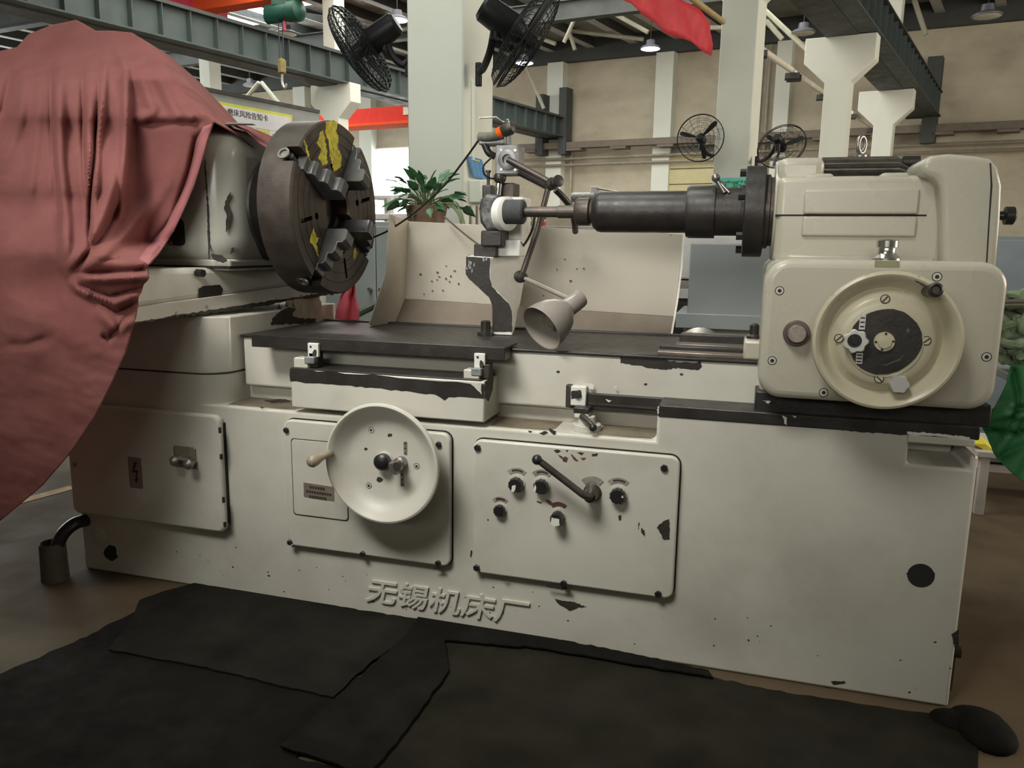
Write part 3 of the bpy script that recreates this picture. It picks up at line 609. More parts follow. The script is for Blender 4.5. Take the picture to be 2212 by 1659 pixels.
obj('crank_handle', MB().lathe(h0, dr_, [(-.01, .012), (.0, .013), (L_*.2, .011), (L_*.4, .012), (L_*.7, .019), (L_*.9, .019), (L_*1.02, .012), (L_*1.05, .003)], 20), mat('worn_tan_handle', (.30, .25, .18), .35, var=.2), hw)
# ---- right control panel
p3, a, b = panel('lever_panel', (1022, 949), (1453, 1296)); outline_gap(p3, a, b, w=.0035)
for q in ((1032, 967), (1435, 1011), (1030, 1226), (1218, 1260), (1422, 1283)): hexbolt(p3, Y(*q, 2.212), .0115)
def dial(px, py, r, label, arc=True, h=.028, angle=80, rem=None):
    p = Y(px, py, 2.212)
    k = star(Vector((p.x, p.y, p.z)), r, h, 11, BLACKP, p3, 'dial_knob', .05); k['label'] = label
    obj('dial_collar', MB().lathe(p+Vector((0, .002, 0)), (0, -1, 0), [(0, r*1.12), (.006, r*1.1)], 24), PAINT, k)
    if arc:
        A = [Vector((p.x+q*math.cos(t), 2.2115, p.z+.004+q*math.sin(t))) for q, rng in ((r*1.32, 1), (r*1.95, -1)) for t in ([math.radians(a_) for a_ in range(50, 136, 12)][::rng])]
        ar = obj('dial_plate', MB().prism(A, (0, -.0015, 0)), arc if arc is not True else DIALP, k, smooth=0)
        if arc is True:
            m_ = MB()
            for t in range(66, 118, 9):
                tt = math.radians(t); cc = Vector((p.x+r*1.62*math.cos(tt), 2.2098, p.z+.004+r*1.62*math.sin(tt))); m_.box(cc.x-.0026, cc.x+.0026, 2.2092, 2.2099, cc.z-.003, cc.z+.003)
            obj('worn_print', m_, CHIPM, ar, smooth=0)
    if rem: obj('paint_remnant', MB().prism(pxpoly(jag(rem, 3, 1), 2.212-h-.001), (0, .0012, 0)), WHITEP, k, smooth=0)
    return k
dial(1117, 1044, .024, 'black dial knob with white paint drop', rem=[(1106, 1050), (1113, 1048), (1113, 1056), (1110, 1063), (1104, 1060)])
dial(1171, 1048, .024, 'black dial knob below lever ball', rem=[(1155, 1044), (1158, 1052), (1157, 1062), (1152, 1060)])
dial(1336, 1068, .025, 'black dial knob right of the lever', rem=[(1344, 1070), (1347, 1076), (1342, 1075)])
dial(1081, 1101, .020, 'small plain black button', h=.02)
k = dial(1207, 1113, .020, 'black button half covered in white paint', arc=RUST, h=.045, rem=[(1191, 1118), (1208, 1122), (1209, 1134), (1198, 1138), (1189, 1132)])
lp = Y(1280, 1063, 2.212)
lv = obj('feed_lever', MB().tube(spline([Y(1278, 1060, 2.17), Y(1274, 1071, 2.15), Y(1262, 1070, 2.135), Y(1238, 1052, 2.13), Y(1168, 998, 2.12)], 6), .0105, 14), IRON, p3, label='dark bent lever with ball end')
obj('ball_grip', MB().ball(Y(1160, 993, 2.12), .0155), BLACKP, lv)
obj('lever_boss', MB().lathe(lp, (0, -1, 0), [(0, .027), (.004, .028), (.008, .024), (.03, .021), (.05, .018)], 24), IRON, lv)
A = [Vector((lp.x+q*math.cos(t), 2.2105, lp.z+q*math.sin(t))) for q, rng in ((.032, 1), (.05, -1)) for t in ([math.radians(a_) for a_ in range(50, 136, 12)][::rng])]
obj('dial_plate', MB().prism(A, (0, -.0015, 0)), DIALP, lv, smooth=0)
for pts, m_ in (([(1196, 973), (1206, 971), (1212, 975), (1203, 979)], 0), ([(1204, 982), (1214, 986), (1220, 995), (1212, 990)], 1), ([(1219, 986), (1228, 990), (1224, 999), (1215, 996)], 1), ([(1232, 980), (1243, 988), (1250, 997), (1240, 994)], 1), ([(1245, 977), (1262, 978), (1256, 984)], 0), ([(1253, 988), (1266, 990), (1260, 995)], 1), ([(1222, 971), (1228, 973), (1224, 977)], 0), ([(1278, 981), (1292, 980), (1288, 986), (1279, 986)], 0),
                ([(1446, 1121), (1447, 1165), (1434, 1167), (1424, 1148), (1418, 1140), (1432, 1127)], 0), ([(1385, 1140), (1393, 1146), (1393, 1160), (1386, 1152)], 0), ([(1379, 1128), (1382, 1130), (1379, 1145)], 0), ([(1336, 1114), (1343, 1114), (1341, 1125), (1336, 1124)], 0), ([(1158, 1083), (1170, 1084), (1169, 1088)], 0), ([(1177, 1078), (1190, 1082), (1200, 1092), (1185, 1090)], 1), ([(1017, 1189), (1020, 1190), (1019, 1205), (1016, 1203)], 0), ([(1080, 1246), (1095, 1246), (1092, 1252)], 0), ([(1182, 1263), (1232, 1270), (1230, 1276), (1180, 1268)], 0), ([(1052, 1121), (1056, 1122), (1054, 1126)], 0)):
    chip(p3, pts, 2.212, RUST if m_ else CHIPM, n=3, a=1)
# ---- dog lever on the ledge
lz = .695; q = Z(1257, 940, lz)
dg = obj('reversing_lever', MB().lathe((q.x, 2.31, lz), (0, 0, 1), [(0, .045), (.02, .045), (.022, .04), (.022, .028), (.045, .026), (.047, .02)], 28), PAINT, bed, .001)
a, b = Y(1240, 889, 2.29), Y(1270, 928, 2.29)
obj('lever_block', MB().box(a.x, b.x, 2.29, 2.34, lz+.04, a.z+.01), WHITEP, dg, .004)
obj('block_cap', MB().box(a.x-.002, b.x+.002, 2.288, 2.342, a.z-.005, a.z+.013), DARK, dg, .003)
obj('lever_arm', MB().tube([Y(1258, 900, 2.29), Y(1270, 910, 2.25), Y(1280, 920, 2.235)], [.011, .009, .008], 12), IRON, dg)
obj('ball_grip', MB().ball(Y(1281, 924, 2.23), .0125), BLACKP, dg)
# ---- other details of the front face
obj('blanking_disc', MB().lathe(Y(214, 1158, YF), (0, -1, 0), [(-.001, .036), (.003, .036), (.004, .034)], 28), PAINT, bed)
chip(bed, blob(239, 1195, 15, 18, 14), YF, SEAM, n=5)
hb_ = obj('coolant_drain_hole', MB().lathe(Y(1989, 1243, YF), (0, -1, 0), [(-.001, .034), (.0012, .034)], 24), SEAM, bed)
chip(bed, [(1958, 1240), (1975, 1222), (2000, 1222), (2014, 1236), (2020, 1238), (2018, 1252), (2008, 1262), (1990, 1268), (1970, 1260)], YF-.001, SEAM, n=5)
pb = Y(2072, 1385, 2.30)
obj('jack_bolt', MB().cyl((XR-.005, 2.30, .14), (XR+.03, 2.30, .14), .018, 8), DARK, bed)
obj('jack_screw', MB().cyl((XR+.014, 2.30, .02), (XR+.014, 2.30, .14), .008, 8), DARK, bed)
for pts in ([(1198, 1294), (1215, 1298), (1240, 1300), (1268, 1312), (1250, 1312), (1232, 1320), (1210, 1308)], [(1794, 1472), (1824, 1471), (1827, 1476), (1800, 1480)], [(1782, 1486), (1797, 1487), (1794, 1490)], [(565, 866), (600, 862), (626, 864), (626, 869), (590, 871)], [(560, 878), (575, 880), (565, 883)], [(1165, 935), (1178, 931), (1186, 934), (1174, 940)], [(1186, 925), (1202, 932), (1198, 940), (1188, 933)], [(1140, 930), (1150, 931), (1144, 935)], [(2055, 1370), (2071, 1360), (2071, 1405), (2063, 1402)]):
    chip(bed, pts, YF, n=4, a=1)
for i in range(46):
    x, z_ = random.uniform(-2.3, .6), random.uniform(.03, .19); s = random.uniform(.0012, .004)
    obj('paint_chip', MB().prism([(x+s*math.cos(t)*random.uniform(.6, 1.6), YF-.0006, z_+s*math.sin(t)*random.uniform(.5, 1.2)) for t in [k*1.05 for k in range(6)]], (0, .001, 0)), CHIPM, bed, smooth=0)
# raised maker's lettering cast into the base
cL, cR = Y(780, 1285, YF), Y(1168, 1335, YF)
text('cast_lettering', '无锡机床厂', .112, Y(962, 1302, YF-.001), (1.03, 0, 0), (.18, 0, .82), PAINT, bed, bold=.0012, extrude=.007)

# grime lying on the ledge and rust bled out of the pedestal wall
GRIME = mat('ledge_grime', (.17, .14, .095), .6, var=.3, vscale=14, dirt=(.07, .055, .04), dirt_amt=.6, dirt_scale=10)
for xa, xb in ((XW+.004, ax0-.004), (ax1+.004, -.535), (-.40, -.225)):
    P = [(xa+random.uniform(0, .006), 2.262+random.uniform(-.004, .004)), ((xa+xb)/2, 2.258), (xb-.01, 2.264), (xb, 2.30), (xb, 2.398), (xa, 2.398), (xa, 2.30)]
    obj('oily_grime', MB().prism([(x, y, .6952) for x, y in P], (0, 0, .0008)), GRIME, base, smooth=0)
def wallpatch(pts, m, x=XW+.0008):
    P = []
    for a_, b_ in jag(pts, 4, 1.6):
        d = ray(a_, b_); P.append(CAM+d*(x/d.x))
    return obj('rust_patch', MB().prism(P, (-.0014, 0, 0)), m, bed, smooth=0)
for pts in ([(585, 702), (590, 686), (606, 672), (622, 664), (640, 666), (632, 682), (648, 688), (684, 688), (682, 697), (640, 700)], [(600, 668), (603, 655), (606, 668)], [(616, 662), (619, 652), (622, 662)], [(632, 664), (634, 650), (637, 664)]):
    wallpatch(pts, CHIPM)
wallpatch([(620, 650), (690, 640), (700, 690), (650, 692), (600, 694)], mat('rust_bleed', (.46, .39, .28), .6, var=.2, vscale=30), XW+.0004)
# ================================================================== WORKHEAD WITH CHUCK
def Xp(px, py, x):
    d = ray(px, py); return CAM + d*(x/d.x)
head = thing('workhead', (-1.95, 2.6, 1.0), 'cream headstock on angled slab carrying the big four jaw chuck', 'headstock')
A = Vector((-1.856, 2.0, 1.0)); Bq = Vector((-1.70, 3.0, 1.054))
nrm = Vector((Bq.y-A.y, A.x-Bq.x, 0)).normalized()
zt = 1.168
loop0 = [A, Bq, Vector((-2.6, 3.0, 1.054)), Vector((-2.6, 2.0, 1.0))]
def mid(z, off): return [Vector((A.x, A.y, z))-nrm*off, Vector((Bq.x, Bq.y, z))-nrm*off, Vector((-2.6, 3.0, z)), Vector((-2.6, 2.0, z))]
l1 = [p+_z*.045 for p in loop0]
slab = obj('swivel_slab', MB().loft(l1, mid(1.12, .006), mid(zt, .02)), PAINT, head, .02, seg=3)
sk = obj('slab_skirt', MB().loft([p+nrm*.008*(1 if i < 2 else 0) for i, p in enumerate(loop0)], [p+_z*.05+nrm*.008*(1 if i < 2 else 0) for i, p in enumerate(loop0)]), PAINT, head, .003)
def on_slab(px, py, off=0):                                # point on the slab's sloping right face
    n2 = nrm; d = ray(px, py); t = ((A+nrm*off)-CAM).dot(n2)/d.dot(n2); return CAM+d*t
def slabpatch(name, pts, off, m, th=.002, par=slab, j=1.2):
    return obj(name, MB().prism([on_slab(x, y, off) for x, y in jag(pts, 5, j)], -nrm*th), m, par, smooth=0)
slabpatch('clamp_slot', [(430, 624), (440, 618), (475, 615), (482, 624), (478, 640), (436, 649), (430, 642)], .002, SEAM, j=.4)
slabpatch('paint_chip', [(290, 697), (400, 678), (520, 660), (640, 642), (720, 628), (722, 636), (690, 640), (560, 662), (440, 679), (380, 684), (290, 700)], .0095, CHIPM, par=sk, j=2)
for q in ((382, 677), (446, 663), (650, 640), (675, 634)): obj('skirt_screw', MB().lathe(on_slab(*q, .008), nrm, [(-.001, .007), (.003, .006)], 10), STEEL, sk)
tb_ = on_slab(430, 590, .0); obj('clamp_bolt', MB().cyl(tb_-nrm*.01, tb_+nrm*.02, .014, 6), DARK, head)
# housing
hx1 = -1.72; HF = 2.33
hous = obj('headstock_housing', MB().box(-2.5, hx1, HF, 2.93, zt-.004, 1.668), mat('headstock_paint', (.50, .50, .44), .22, var=.05, vscale=3, dirt=(.2, .17, .12), dirt_amt=.3, dirt_scale=3, chip=.76), head, .11, seg=8)
obj('housing_foot', MB().box(-2.5, hx1-.03, HF+.03, 2.90, zt-.01, zt+.03), PAINT, head, .008)
obj('base_gap', MB().box(-2.5, hx1-.02, HF+.015, 2.92, zt-.002, zt+.006), SEAM, head, smooth=0)
def hchip(pts, y=HF): return chip(hous, pts, y, n=4, a=1.0)
hchip([(443, 340), (446, 395), (451, 470), (453, 560), (450, 560), (448, 490), (446, 425), (442, 370)], HF)
obj('oil_plug', MB().lathe(Y(487, 306, 2.385), Vector((.75, -.65, .1)), [(-.03, .014), (.006, .014), (.008, .008), (.003, .007), (.003, .001)], 18), PAINT, hous)
ch = Vector((.72, -.69, 0))                               # direction of the rounded corner
def cornerpatch(pts):
    cpt = Y(495, 450, 2.362); n2 = ch; P = []
    for x, y in jag(pts, 4, 1):
        d = ray(x, y); P.append(CAM+d*((cpt+n2*.0015-CAM).dot(n2)/d.dot(n2)))
    return obj('paint_chip', MB().prism(P, -n2*.004), CHIPM, hous, smooth=0)
cornerpatch([(499, 414), (497, 430), (492, 440), (498, 455), (500, 470), (495, 490), (489, 502), (488, 485), (490, 465), (484, 452), (486, 440), (491, 425)])
cornerpatch([(500, 536), (507, 534), (506, 545), (497, 549)])
hchip([(455, 548), (480, 552), (492, 564), (482, 568), (462, 562)], HF)
q = Y(376, 500, HF); obj('sight_recess', MB().prism(xz(rrect(q.x-.05, q.x+.045, q.z-.05, q.z+.045, .02), HF-.001), (0, .003, 0)), SEAM, hous, smooth=0)
obj('sight_plug', MB().lathe(Y(368, 528, HF), (0, -1, 0), [(0, .018), (.01, .02), (.014, .012)], 16), CHROME, hous)
# ---- chuck
CX, CY, CZ, CR, CT = -1.60, 2.62, 1.385, .313, .14
cc = Vector((CX, CY, CZ)); prof = [(0, .05), (0, CR-.012), (.008, CR), (CT-.007, CR), (CT, CR-.006)]
for g_ in (.272, .235, .198, .160): prof += [(CT, g_+.0015), (CT-.002, g_+.001), (CT-.002, g_-.001), (CT, g_-.0015)]
prof += [(CT, .088), (CT-.006, .08), (CT-.07, .078), (CT-.07, .01)]
ck = obj('chuck', MB().lathe(cc, (1, 0, 0), prof, 96), IRON, head, smooth=30, label='dark cast iron four jaw chuck')
ROT = math.radians(12)
def face(r, a, t): return cc + Vector((CT+t, r*math.cos(a), r*math.sin(a)))     # polar place on the chuck face
def radial_box(mbx, a, r0, r1, w, t0, t1):
    er = Vector((0, math.cos(a), math.sin(a))); et = Vector((0, -math.sin(a), math.cos(a))); e = cc+Vector((CT, 0, 0))
    L = [e+er*r0-et*w/2, e+er*r1-et*w/2, e+er*r1+et*w/2, e+er*r0+et*w/2]; return mbx.loft([p+Vector((t0, 0, 0)) for p in L], [p+Vector((t1, 0, 0)) for p in L])
cut = MB()
for k in range(4):
    radial_box(cut, ROT+math.pi/4+k*math.pi/2, .05, .36, .060, -.05, .02)
    radial_box(cut, ROT+k*math.pi/2, .185, .262, .015, -.03, .02)
    cut.lathe(face(.155, ROT+k*math.pi/2, -.03), (1, 0, 0), [(0, .013), (.06, .013)], 14)
    a_ = ROT+math.pi/4+k*math.pi/2; cut.lathe(cc+Vector((CT*.62, math.cos(a_)*.27, math.sin(a_)*.27)), (0, math.cos(a_), math.sin(a_)), [(0, .012), (.08, .012)], 14)
co = obj('cutter', cut, IRON); md = ck.modifiers.new('slots', 'BOOLEAN'); md.object = co; md.operation = 'DIFFERENCE'; md.solver = 'EXACT'; md.use_self = True
bpy.context.view_layer.update(); me = bpy.data.meshes.new_from_object(ck.evaluated_get(bpy.context.evaluated_depsgraph_get())); ck.modifiers.clear(); ck.data = me; me.name = 'chuck'
if len(me.materials) == 0: me.materials.append(IRON)
bpy.data.objects.remove(co); me.shade_smooth(); me.set_sharp_from_angle(angle=math.radians(30))
JAW = mat('jaw_steel', (.13, .13, .13), .32, metal=.6, var=.2, vscale=20)
for k in range(4):
    a_ = ROT+math.pi/4+k*math.pi/2; er = Vector((0, math.cos(a_), math.sin(a_))); et = Vector((0, -math.sin(a_), math.cos(a_))); s0 = .012 if k != 1 else .0
    P = [(.092, -.03), (.092, .075), (.10, .085), (.135, .085), (.15, .075), (.15, .056), (.185, .056), (.197, .046), (.197, .03), (.23, .03), (.24, .02), (.24, .004), (.265, .004), (.265, -.03)]
    lp_ = [cc+Vector((CT+t, 0, 0))+er*(r+s0) for r, t in P]
    jw = obj('jaw', MB().loft([p-et*.028 for p in lp_], [p-et*.024+er*.001 for p in lp_], [p+et*.024+er*.001 for p in lp_], [p+et*.028 for p in lp_]), JAW, ck, .002, smooth=25)
    for i in range(5):
        r = .105+s0+i*.03; t = P[1][1] if i < 2 else (.056 if i < 3 else .03)
    pr = cc+Vector((CT*.62, 0, 0))+er*(CR+.0005)
    obj('jaw_screw', MB().lathe(pr, er, [(-.002, .022), (.003, .022), (.003, .015), (-.012, .013), (-.012, .002)], 20), STEEL, ck)
    obj('screw_thread', MB().cyl(cc+Vector((CT-.035, 0, 0))+er*.10, cc+Vector((CT-.035, 0, 0))+er*.30, .012, 12), DARK, ck)
obj('chuck_hub', MB().lathe((hx1-.06, CY, CZ), (1, 0, 0), [(0, .20), (.07, .19), (.10, .15), (.125, .15)], 40), DARK, head)
YEL = mat('chalk_yellow', (.55, .48, .04), .7, var=.3, vscale=40, dirt=(.10, .09, .06), dirt_amt=.8, dirt_scale=60)
def ypatch(pts, name='yellow_paint_mark'):
    return obj(name, MB().prism([Xp(x, y, CX+CT+.0008) for x, y in jag(pts, 3, 1.6)], (-.0014, 0, 0)), YEL, ck, smooth=0)
ypatch([(705, 263), (722, 260), (731, 266), (726, 284), (732, 300), (730, 318), (738, 335), (736, 360), (722, 372), (716, 350), (712, 330), (708, 300), (702, 285)])
ypatch([(690, 292), (698, 280), (703, 300), (706, 330), (708, 352), (698, 358), (688, 340), (694, 322), (684, 310)])
ypatch([(658, 303), (664, 318), (671, 350), (666, 342), (660, 322)])
ypatch([(678, 492), (683, 512), (689, 514), (684, 525), (688, 555), (680, 535), (671, 526), (672, 512)])
ypatch([(768, 533), (772, 545), (768, 558), (762, 561), (763, 545)])
# ================================================================== SLIDING TABLE
tab = thing('sliding_table', (-.5, 2.65, .745), 'long sliding table with oily black top and front rack bar', 'machine table')
TB = PAINT
obj('table_body', MB().box(XW+.012, .62, 2.36, 2.95, .746, .924), TB, tab, .01, seg=3)
tp = obj('table_top', MB().box(XW+.006, .62, 2.352, 2.955, .924, .933), DARK, tab, .003)
obj('back_lip', MB().box(XW+.006, .15, 2.93, 2.962, .925, .94), DARK, tab, .004)
yb = 2.262; xa, xb = Y(543, 735, yb).x, Y(1090, 770, yb).x; z0 = (Y(543, 746, yb).z+Y(1090, 783, yb).z)/2; z1 = (Y(543, 722, yb).z+Y(1090, 752, yb).z)/2
obj('rack_bar', MB().box(xa, xb, yb, 2.325, z0, z1), DARK, tab, .002)
obj('rack_shield', MB().box(xa+.01, xb-.005, 2.30, 2.42, z1-.008, z1-.002), DARK, tab, .001)
for pa, pb, zc in (((664, 741), (688, 778), 0), ((1024, 763), (1047, 803), 1)):
    a, b = Y(*pa, yb-.012), Y(*pb, yb-.012)
    br = obj('stop_dog', MB().box(a.x, b.x, yb-.012, yb, b.z+.01, a.z), WHITEP, tab, .002)
    obj('dog_foot', MB().box(a.x-.004, b.x-.006, yb-.03, yb+.03, b.z-.012, b.z+.012), GREYST, br, .003)
    for dz in (-.012,): obj('screw', MB().lathe((a.x+.012, yb-.012, a.z+dz), (0, -1, 0), [(0, .004), (.001, .004)], 10), DARK, br)
    chip(br, blob((pa[0]+pb[0])/2+4, (pa[1]+pb[1])/2+4, 5, 9), yb-.012)
for pa, pb in (((634, 775), (665, 795)), ((1001, 801), (1035, 819))):
    a, b = Y(*pa, 2.235), Y(*pb, 2.235)
    cl = obj('trip_block', MB().box(a.x, b.x, 2.235, 2.30, az1+.003, a.z+.004), PAINT, tab, .003)
    obj('trip_arm', MB().box(b.x-.006, b.x+.028, 2.25, 2.29, az1+.004, a.z+.022), CHIPM, cl, .003)
# black dog track and dog
xa2 = Y(1232, 830, 2.345).x
obj('dog_track', MB().box(xa2, .62, 2.345, 2.362, .752, .805), DARK, tab, .003)
obj('track_groove', MB().box(xa2+.06, .62, 2.340, 2.346, .770, .776), CHIPM, tab)
a, b = Y(1233, 834, 2.33), Y(1265, 878, 2.33)
dg2 = obj('table_dog', MB().box(a.x, b.x, 2.33, 2.36, b.z, a.z), WHITEP, tab, .003)
hexbolt(dg2, Y(1248, 852, 2.329), .013, .008, DARK)
chip(dg2, [(1234, 845), (1255, 843), (1257, 858), (1234, 862)], 2.33, DARK)
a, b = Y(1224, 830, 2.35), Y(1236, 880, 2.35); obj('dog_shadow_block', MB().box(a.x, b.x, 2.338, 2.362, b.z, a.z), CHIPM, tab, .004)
for q in ([(1268, 828), (1284, 830), (1282, 842), (1272, 840)], [(1308, 862), (1321, 865), (1315, 869)], [(1325, 833), (1333, 834), (1329, 840)]): chip(tab, q, 2.3445, WHITEP, name='paint_remnant')
chip(tab, [(1338, 768), (1350, 772), (1437, 774), (1445, 780), (1500, 784), (1515, 778), (1516, 792), (1510, 799), (1480, 797), (1465, 794), (1440, 799), (1400, 795), (1380, 790), (1340, 785)], 2.36, DARK, n=5, a=1.6)
chip(tab, [(1092, 752), (1300, 763), (1640, 778), (1640, 782), (1420, 773), (1330, 768), (1200, 761), (1092, 756)], 2.36, CHIPM, n=7, a=1.8)
for q in ((1206, 803), (1472, 809), (1395, 830), (1634, 840)): chip(tab, blob(*q, 4, 3), 2.36)
# ways at the right of the table
WAYM = mat('scraped_way', (.20, .16, .13), .35, metal=.5, var=.2, vscale=15)
xa3 = Y(1422, 765, 2.42).x
for i, (ya, yb2, zz) in enumerate(((2.38, 2.43, .945), (2.45, 2.50, .955), (2.56, 2.62, .95), (2.72, 2.76, .965), (2.80, 2.84, .960))):
    obj('guide_way', MB().box(xa3+(.0 if i < 2 else .04), .12, ya, yb2, .932, zz), WAYM if i % 2 == 0 else DARK, tab, .003)
a, b = Y(1607, 735, 2.42), Y(1652, 780, 2.42)
kb = obj('end_stop', MB().box(a.x, b.x+.03, 2.37, 2.52, .932, a.z+.005), PAINT2, tab, .008)
obj('stop_bolt', MB().lathe((Y(1629, 720, 2.44).x, 2.44, a.z), (0, 0, 1), [(-.01, .022), (.012, .022), (.018, .014), (.045, .014), (.05, .008)], 18), DARK, kb)
# ================================================================== WHEELHEAD
wh = thing('wheelhead', (.34, 2.55, .81), 'glossy cream wheelhead with round handwheel, finned motor and long spindle', 'grinding head')
CF = 2.14
x0 = Y(1645, 700, CF).x; x1 = Y(2172, 690, CF).x; z1 = Y(1880, 562, CF).z; z0 = Y(1760, 866, CF).z
cov = plate('front_cover', rrect(x0, x1, z0, z1, .062, 8), CF, CF+.15, PAINT2, wh, .022, 4)
obj('slide_body', MB().box(x0+.01, x1-.01, CF+.14, 2.85, .815, z1-.004), PAINT2, wh, .03, seg=3)
obj('saddle_skirt', MB().box(x0+.0, x1+.03, CF+.12, 2.8, .80, .86), DARK, wh, .004)
for q in ((1684, 628), (2024, 598), (2131, 771), (1668, 779), (1779, 848)): screw(cov, Y(*q, CF), .010)
nm = Y(1890, 563, CF); e2 = Y(1942, 577, CF); obj('name_plate', MB().box(nm.x, e2.x, CF-.0015, CF, e2.z, nm.z), mat('olive_plate', (.28, .27, .16), .4, metal=.4), cov)
p = Y(1720, 719, CF)
kn = obj('sight_knob', MB().lathe(p, (0, -1, 0), [(0, .032), (.012, .034), (.02, .03), (.02, .026), (.034, .024), (.037, .02)], 32), mat('brown_bakelite', (.10, .075, .06), .4, var=.2), cov)
obj('knob_face', MB().lathe(p+Vector((0, -.0365, 0)), (0, -1, 0), [(0, .022), (.002, .021)], 28), mat('scuffed_tan', (.27, .23, .20), .5, var=.25, vscale=60), kn)
# large handwheel
yw = 2.05; c = Y(1913, 736, yw); R2 = (Y(1913, 586, yw).z-Y(1913, 886, yw).z)/2
CREAM = mat('handwheel_cream', (.50, .46, .33), .3, var=.05, dirt=(.3, .25, .12), dirt_amt=.3, dirt_scale=5)
w2 = obj('cross_feed_handwheel', MB().lathe(c, (0, -1, 0), [(-.09, .05), (-.05, .055), (-.045, R2*.55), (-.03, R2*.78), (-.015, R2*.93), (-.005, R2*.985), (.004, R2), (.012, R2*.985), (.015, R2*.95), (.012, R2*.91), (.0, R2*.86), (-.018, R2*.80), (-.024, R2*.76), (-.020, R2*.72), (-.006, R2*.66), (.0, R2*.62), (.002, R2*.5), (.002, .005)], 72), CREAM, wh, label='large cream dished handwheel with black centre disc')
wf = yw-.002
def on2(px, py, dy=0): return Y(px, py, wf+dy)
RD2 = R2*.475; cd = on2(1910, 738)
obj('disc_ring', MB().lathe(cd, (0, -1, 0), [(0, RD2*1.09), (.003, RD2*1.08), (.004, RD2*1.0)], 56), CREAM, w2)
P = [(cd.x+RD2*(1+.03*math.sin(3*t+1)+random.uniform(-.012, .012))*math.cos(t), cd.z+RD2*(1+.03*math.sin(2*t)+random.uniform(-.012, .012))*math.sin(t)) for t in [2*math.pi*i/40 for i in range(40)]]
bd = obj('black_disc', MB().prism(xz(P, cd.y-.006), (0, .005, 0)), DARK, w2, smooth=0)
ch_ = on2(1910, 738, -.006)
obj('centre_boss', MB().lathe(ch_, (0, -1, 0), [(0, .024), (.006, .023), (.006, .016), (.011, .015), (.012, .004)], 24), CREAM, bd)
for an in (1.5, 3.2, 0.1, 4.5): obj('boss_screw', MB().lathe(ch_+Vector((.0195*math.cos(an), -.006, .0195*math.sin(an))), (0, -1, 0), [(0, .003), (.001, .003)], 8), SEAM, bd)
star(on2(1846, 736, -.008), .031, .022, 7, ALLOY, w2, 'star_knob', .08)
obj('star_centre', MB().lathe(on2(1846, 736, -.03), (0, -1, 0), [(-.002, .017), (.002, .016), (.002, .009), (.004, .008)], 20), BLACKP, w2)
for (pa, pb) in (((1858, 680), (1868, 712)), ((1850, 762), (1862, 786))):
    a, b = on2(*pa, -.008), on2(*pb, -.008); sp = obj('scale_plate', MB().box(a.x, b.x, a.y-.001, a.y+.002, b.z, a.z), ALLOY, w2)
    for f_ in (.2, .5, .8): obj('scale_mark', MB().box(a.x+.002, b.x-.002, a.y-.0018, a.y-.001, a.z+(b.z-a.z)*f_-.0015, a.z+(b.z-a.z)*f_+.0015), SEAM, sp)
for q, s in (((1912, 646), .9), ((2001, 736), .7), ((1899, 818), 2.4), ((1812, 731), .8)): screw(w2, on2(*q, -.001), .0095, CREAM, s)
star(on2(1938, 826, .012), .024, .036, 6, ALLOY, w2, 'clamp_knob', .07)
chip(bd, [(1961, 708), (1966, 714), (1961, 721), (1958, 714)], cd.y-.0055, CHROME, name='scratch'); chip(bd, [(1955, 762), (1945, 778), (1914, 790), (1900, 788), (1913, 787), (1942, 775)], cd.y-.0055, CHROME, name='scratch', n=6, a=.5)
h0 = Y(2006, 628, 2.05); h1 = Y(2022, 626, 1.985)
obj('crank_handle', MB().lathe(h0, h1-h0, [(-.03, .012), (.0, .015), (.02, .013), (.05, .017), (.064, .017), (.068, .012), (.062, .008), (.062, .001)], 22), IRON, w2)
chip(w2, [(1960, 595), (1985, 597), (2004, 612), (2000, 622), (1985, 612)], yw-.012, CHIPM); chip(w2, [(2036, 634), (2041, 640), (2048, 655), (2040, 648)], yw-.012, CHIPM)
# chromed indexing knob on top of the cover
kc = Y(1913, 568, 2.20); kk = Y(1913, 524, 2.20).z-kc.z
obj('index_knob', MB().lathe(Vector((kc.x, 2.20, z1-.003)), (0, 0, 1), [(0, .035), (.008, .035), (.016, .026), (.022, .021), (.034, .021), (.036, .026), (.052, .026), (.055, .022), (.056, .01)], 32), CHROME, wh)
# upper housing
HY = 2.37
ux0, ux1 = Y(1674, 500, HY).x, Y(2042, 500, HY).x; uz0, uz1 = Y(1850, 566, HY).z-.01, Y(1850, 379, HY).z
hs = obj('spindle_housing', MB().box(ux0, ux1, HY, 2.80, uz0, uz1), PAINT2, wh, .020, seg=4)
zs = Y(1800, 465, HY).z
obj('split_line', MB().box(ux0-.001, ux1-.05, HY-.0015, 2.79, zs-.0022, zs+.0022), SEAM, hs)
a, b = Y(1738, 410, HY), Y(1976, 512, HY)
obj('raised_panel', MB().box(a.x, b.x, HY-.012, HY+.01, b.z, zs-.003), PAINT2, hs, .006, seg=3)
obj('raised_panel', MB().box(a.x, b.x, HY-.012, HY+.01, zs+.003, a.z), PAINT2, hs, .006, seg=3)
for pa in ((1770, 385), (1933, 385)):
    q = Y(*pa, HY+.02); obj('casting_pad', MB().box(q.x-.038, q.x+.038, HY+.008, HY+.09, q.z-.03, uz1+.008), PAINT2, hs, .012, seg=3)
obj('housing_base', MB().box(ux0+.04, ux1-.02, HY-.005, 2.8, uz0-.01, uz0+.028), PAINT2, hs, .006)
obj('nose_boss', MB().lathe((ux0+.05, 2.56, 1.375), (-1, 0, 0), [(0, .15), (.045, .15), (.055, .145)], 48), PAINT2, hs)
a, b = Y(1682, 342, 2.46), Y(1779, 378, 2.46)
